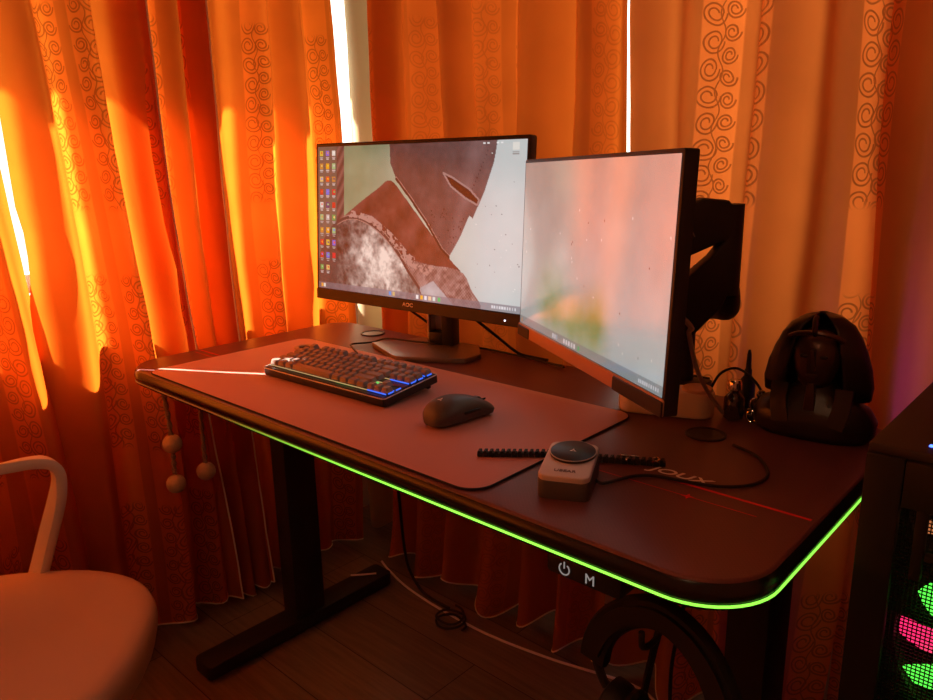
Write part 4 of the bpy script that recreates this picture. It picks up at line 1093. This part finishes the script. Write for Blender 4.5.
# ---------------------------------------------------------------- computer tower at the right
TX0, TX1, TY0, TY1, TZ0, TZ1 = 1.452, 1.760, .172, .600, .385, .863
tw = thing('computer_tower', 'black computer tower with glowing green and red fans at the right edge', 'computer', ((TX0 + TX1) / 2, (TY0 + TY1) / 2, TZ0))
bm = B()
t = .006
box(bm, (TX0 + t / 2, (TY0 + TY1) / 2, (TZ0 + TZ1) / 2), (t, TY1 - TY0, TZ1 - TZ0)); box(bm, (TX1 - t / 2, (TY0 + TY1) / 2, (TZ0 + TZ1) / 2), (t, TY1 - TY0, TZ1 - TZ0))
box(bm, ((TX0 + TX1) / 2, (TY0 + TY1) / 2, TZ0 + t / 2), (TX1 - TX0 - 2 * t, TY1 - TY0, t))
box(bm, ((TX0 + TX1) / 2, TY1 - t / 2, (TZ0 + TZ1) / 2), (TX1 - TX0 - 2 * t, t, TZ1 - TZ0 - 2 * t))
new_obj('case', bm, M_CASE, tw, smooth=False)
bm = B(); box(bm, ((TX0 + TX1) / 2, (TY0 + TY1) / 2, TZ1 - .005), (TX1 - TX0 + .002, TY1 - TY0 + .002, .014), .003); new_obj('top_panel', bm, M_CASETOP, tw)
bm = B(); ball(bm, (1.503, .195, TZ1 + .002), .0022); new_obj('power_light', bm, M_BLUELED, tw)
# front panel with wavy openings
yF = TY0 - .004
fx0, fx1 = TX0, TX1
bm = B()
box(bm, (fx0 + .018, yF, (TZ0 + TZ1) / 2), (.036, .010, TZ1 - TZ0 - .014), .002); box(bm, (fx1 - .012, yF, (TZ0 + TZ1) / 2), (.024, .010, TZ1 - TZ0 - .014), .002)
box(bm, ((fx0 + fx1) / 2 + .006, yF, TZ1 - .033), (TX1 - TX0 - .061, .010, .050), .002)
box(bm, ((fx0 + fx1) / 2 + .006, yF, TZ0 + .02), (TX1 - TX0 - .061, .010, .04), .002)
box(bm, (1.5085, yF, .7675), (.011, .010, .077), .002); box(bm, (1.620, yF, .757), (.21, .010, .008), .002); box(bm, (1.620, yF, .5475), (.21, .010, .008), .002)
new_obj('front_grille', bm, M_CASE, tw)
# fine mesh behind the openings
bm = B()
for i in range(63):
    x = fx0 + .034 + i * .0042; box(bm, (x, TY0 + .006, .625), (.0011, .0011, .41))
for i in range(98):
    z = .42 + i * .0042; box(bm, ((fx0 + fx1) / 2, TY0 + .006, z), (TX1 - TX0 - .02, .0011, .0011))
new_obj('mesh_screen', bm, M_CASE, tw, smooth=False)
for (cx, zc, pal, RO) in ((1.540, .782, (M_FORANGE,) * 11, .054), (1.597, .652, (M_FRED, M_FGREEN, M_FRED, M_FGREEN, M_FRED, M_FGREEN, M_FRED, M_FGREEN, M_FRED, M_FGREEN, M_FGREEN), .101), (1.597, .468, (M_FGREEN, M_FRED) * 6, .062)):
    dy = .045 if RO < .06 else 0
    b = B()
    sweep(b, [Vector((cx + (RO + .006) * math.cos(a), TY0 + dy + .030, zc + (RO + .006) * math.sin(a))) for a in [2 * PI * i / 40 for i in range(40)]], [(-.003, -.0125), (.003, -.0125), (.003, .0125), (-.003, .0125)], up=(0, 1, 0), closed=True)
    fan = new_obj('fan', b, M_CASE, tw)
    b = B(); cyl(b, (cx, TY0 + dy + .018, zc), (cx, TY0 + dy + .042, zc), .018, seg=24); new_obj('hub', b, M_CASE, fan)
    for k in range(11):
        a0 = math.radians(180 + 360 / 11 * k) - .05; b = B(); rows_ = []
        for j in range(9):
            q = j / 8; r = .020 + (RO - .020) * q; hw_ = .25 * math.sin(PI * min(1, .25 + .62 * q)) ** .8
            ac = a0 + .10 * math.sin(q * 3)
            rows_.append([b.verts.new((cx + r * math.cos(ac + e * hw_), TY0 + dy + .022 + .004 * (e + 1), zc + r * math.sin(ac + e * hw_))) for e in (-1, -.5, 0, .5, 1)])
        for A, C in zip(rows_, rows_[1:]):
            for i in range(4): b.faces.new((A[i], A[i + 1], C[i + 1], C[i]))
        o = new_obj('blade', b, pal[k], fan); md = o.modifiers.new('thick', 'SOLIDIFY'); md.thickness = .0015
# rear fan, glowing purple on the curtain behind
b = B(); sweep(b, [Vector((1.56 + .052 * math.cos(a), TY1 + .004, .795 + .052 * math.sin(a))) for a in [2 * PI * i / 40 for i in range(40)]], [(-.004, -.008), (.004, -.008), (.004, .008), (-.004, .008)], up=(0, 1, 0), closed=True)
o = new_obj('rear_fan', b, M_FPURPLE, tw); o['label'] = 'purple glowing rear fan ring'
# the low stand it sits on
sd = thing('side_stand', 'dark low stand under the computer tower', 'stand', ((TX0 + TX1) / 2, (TY0 + TY1) / 2, 0))
bm = B(); box(bm, ((TX0 + TX1) / 2, (TY0 + TY1) / 2 - .02, TZ0 - .0125), (.34, .46, .024), .003); new_obj('stand_top', bm, M_BLACKM, sd)
for sx in (TX0 + .01, TX1 - .01):
    for sy in (TY0 + .02, TY1 - .08):
        bm = B(); box(bm, (sx, sy, (TZ0 - .024) / 2), (.03, .03, TZ0 - .025), .002); new_obj('leg', bm, M_BLACKM, sd)

# ---------------------------------------------------------------- headphones hanging under the right front corner
hp = thing('headphones', 'black over ear headphones hanging under the right front corner of the desk', 'headphones', (1.262, .10, .60))
def hp_path():
    P = [(1.163, .115, .500), (1.170, .113, .530), (1.190, .110, .568), (1.222, .108, .598), (1.262, .105, .612), (1.300, .102, .602), (1.330, .10, .575), (1.352, .098, .535), (1.366, .097, .49), (1.372, .097, .46)]
    return smooth_path(P, 6)
hpth = hp_path()
bm = B(); sweep(bm, hpth, [(-.018, -.010), (.018, -.010), (.021, -.004), (.019, .008), (.0, .012), (-.019, .008), (-.021, -.004)], up=(0, 1, 0)); hb = new_obj('headband', bm, M_RUBBER, hp)
bm = B(); sweep(bm, [p + Vector((0, 0, .0)) for p in hpth[4:-8]], [(-.012, -.016), (.012, -.016), (.012, -.009), (-.012, -.009)], up=(0, 1, 0)); new_obj('cushion', bm, M_BLACKM, hb)
for (cx, cz, sgn) in ((1.195, .432, 1), (1.352, .415, -1)):
    b = B(); lathe(b, [(.020, -.024), (.036, -.022), (.042, -.010), (.043, 0), (.043, .008), (.036, .012), (0, .012)], (0, 0, 0), 32, Matrix.Translation((cx, .11, cz)) @ Matrix.Rotation(sgn * -PI / 2 * .9, 4, 'Y') @ Matrix.Diagonal((1.15, .95, 1, 1)))
    cup = new_obj('ear_cup', b, M_BLACKM, hp)
    b = B(); sweep(b, [Matrix.Translation((cx - sgn * .0, .11, cz)) @ (Matrix.Rotation(sgn * -PI / 2 * .9, 4, 'Y') @ Vector((1.15 * .036 * math.cos(q), .95 * .036 * math.sin(q), -.026))) for q in [2 * PI * i / 32 for i in range(32)]], circ(.009, 8), closed=True)
    new_obj('ear_pad', b, M_RUBBER, cup)
    b = B(); ex = 1.165 if sgn > 0 else 1.372
    tube(b, [(ex, .112, .505), (ex + sgn * .008, .111, .485), (cx + sgn * -.010, .11, cz + .035)], .006, 6, 8); new_obj('yoke', b, M_BLACKM, hp)
bm = B(); tube(bm, [(1.262, .108, H - .0385), (1.262, .108, .66), (1.262, .112, .60), (1.262, .09, .583), (1.262, .062, .590), (1.262, .058, .612)], .004, 8, 8); box(bm, (1.262, .108, H - .037), (.018, .03, .005), .001)
tag(new_obj('headphone_hook', bm, M_BLACKM), 'black hook under the desk holding the headphones', 'hook')
bm = B(); tube(bm, [(1.228, .19, H - .040), (1.226, .188, .64), (1.224, .186, .56), (1.214, .184, .50), (1.205, .182, .44), (1.20, .18, .40)], .0055, 8); 
tag(new_obj('thick_hanging_cable', bm, M_CABLEB), 'thick black cable hanging beneath the desk behind the headband', 'cable')
bm = B(); tube(bm, [(1.252, .21, H - .037), (1.250, .205, .62), (1.243, .20, .55), (1.236, .195, .48), (1.238, .19, .42), (1.24, .185, .36)], .0028, 8)
tag(new_obj('thin_hanging_cable', bm, M_CABLEB), 'thin black cable hanging right of the thick cable beneath the desk', 'cable')

# ---------------------------------------------------------------- cables and odds on the floor
tag(new_obj('white_floor_cable', tube(B(), [(.128, .60, .045), (.16, .605, .02), (.24, .598, .004), (.38, .585, .004), (.55, .585, .004), (.724, .612, .004), (.92, .66, .004), (1.02, .62, .02), (1.10, .58, .08), (1.20, .565, .14), (1.30, .575, .17), (1.42, .60, .19)], .0032, 8), M_CABLEW), 'long white cable running across the floor under the desk', 'cable')
tag(new_obj('short_white_cable', tube(B(), [(.125, .49, .047), (.15, .52, .0455), (.17, .545, .0455)], .0026, 6), M_CABLEW), 'short white cable end lying on the left desk foot', 'cable')
bm = B(); pts = [(.452 + (.040 + .003 * math.sin(i * .9)) * math.cos(i * .5), .552 + (.034 + .003 * math.cos(i * 1.3)) * math.sin(i * .5), .006 + .0011 * i) for i in range(30)]
tube(bm, pts, .0032, 4); tag(new_obj('coiled_cable', bm, M_CABLEB), 'coil of black cable on the floor beside the curtain hem', 'cable')
tag(new_obj('desk_power_cable', tube(B(), [(.42, .42, H - .0385), (.37, .46, .60), (.325, .50, .45), (.30, .53, .30), (.265, .57, .15), (.25, .60, .06), (.285, .605, .015), (.33, .60, .008), (.40, .60, .006)], .0042, 8), M_CABLEB), 'black power cable dropping from under the desk to the floor', 'cable')

# ---------------------------------------------------------------- light: daylight and low sun through the windows
w = bpy.data.worlds.new('daylight'); S.world = w; w.use_nodes = True
bg = w.node_tree.nodes['Background']; NW = NT(w.node_tree)
tcw = NW.n('ShaderNodeTexCoord')
def lobe(v, p):
    dt = NW.n('ShaderNodeVectorMath', operation='DOT_PRODUCT'); w.node_tree.links.new(tcw.outputs['Generated'], dt.inputs[0]); dt.inputs[1].default_value = Vector(v).normalized()
    return NW.m('POWER', NW.m('MAXIMUM', dt.outputs['Value'], 0), p)
st_ = NW.m('ADD', NW.m('MULTIPLY', lobe((-.85, -.45, .55), 3), 2.0), NW.m('MULTIPLY', lobe((-.55, .85, .45), 3), 1.6))
w.node_tree.links.new(NW.m('ADD', .7, st_), bg.inputs[1]); bg.inputs[0].default_value = (1.0, .93, .80, 1)
sun = bpy.data.lights.new('sun', 'SUN'); sun.energy = 22; sun.angle = math.radians(.6); sun.color = (1, .90, .72)
so = bpy.data.objects.new('sun', sun); COL.objects.link(so)
el, az = math.radians(41), math.radians(31)
d = Vector((math.cos(az) * math.cos(el), math.sin(az) * math.cos(el), -math.sin(el)))
so.rotation_euler = d.to_track_quat('-Z', 'Y').to_euler(); so.location = (-3, -2, 4)
# added dim lamp behind the camera, only to lift the room's fill
bm = B(); lathe(bm, [(.05, 0), (.14, -.02), (.17, -.05), (.14, -.08), (.06, -.095), (0, -.098)], (1.6, -1.6, RZ), 32)
fill_light = tag(new_obj('added_fill_light', bm, glow('fill_light_glow', (1, .50, .24), 9)), 'added round lamp behind the photographer', 'fill_light')

# ---------------------------------------------------------------- camera
f_px, yaw, pitch, roll = 739.798, .750692, .242942, -.0199552
cam = bpy.data.cameras.new('camera'); co = bpy.data.objects.new('camera', cam); COL.objects.link(co)
cam.sensor_fit = 'HORIZONTAL'; cam.sensor_width = 36; cam.lens = f_px / 933 * 36; cam.clip_start = .02
cy, sy = math.cos(yaw), math.sin(yaw)
fw = Vector((-sy * math.cos(pitch), cy * math.cos(pitch), -math.sin(pitch))); r = Vector((cy, sy, 0)); u = r.cross(fw)
r2 = r * math.cos(roll) + u * math.sin(roll); u2 = -r * math.sin(roll) + u * math.cos(roll)
Mc = Matrix.Identity(4)
for i in range(3): Mc[i][0], Mc[i][1], Mc[i][2] = r2[i], u2[i], -fw[i]
Mc.translation = Vector((1.63893, -.639786, 1.150047))
co.matrix_world = Mc
S.camera = co
S.view_settings.view_transform = 'Standard'; S.view_settings.look = 'None'; S.view_settings.gamma = 1; S.view_settings.use_curve_mapping = False
S.view_settings.exposure = .45
S.cycles.max_bounces = 10; S.cycles.diffuse_bounces = 6; S.cycles.sample_clamp_indirect = 6
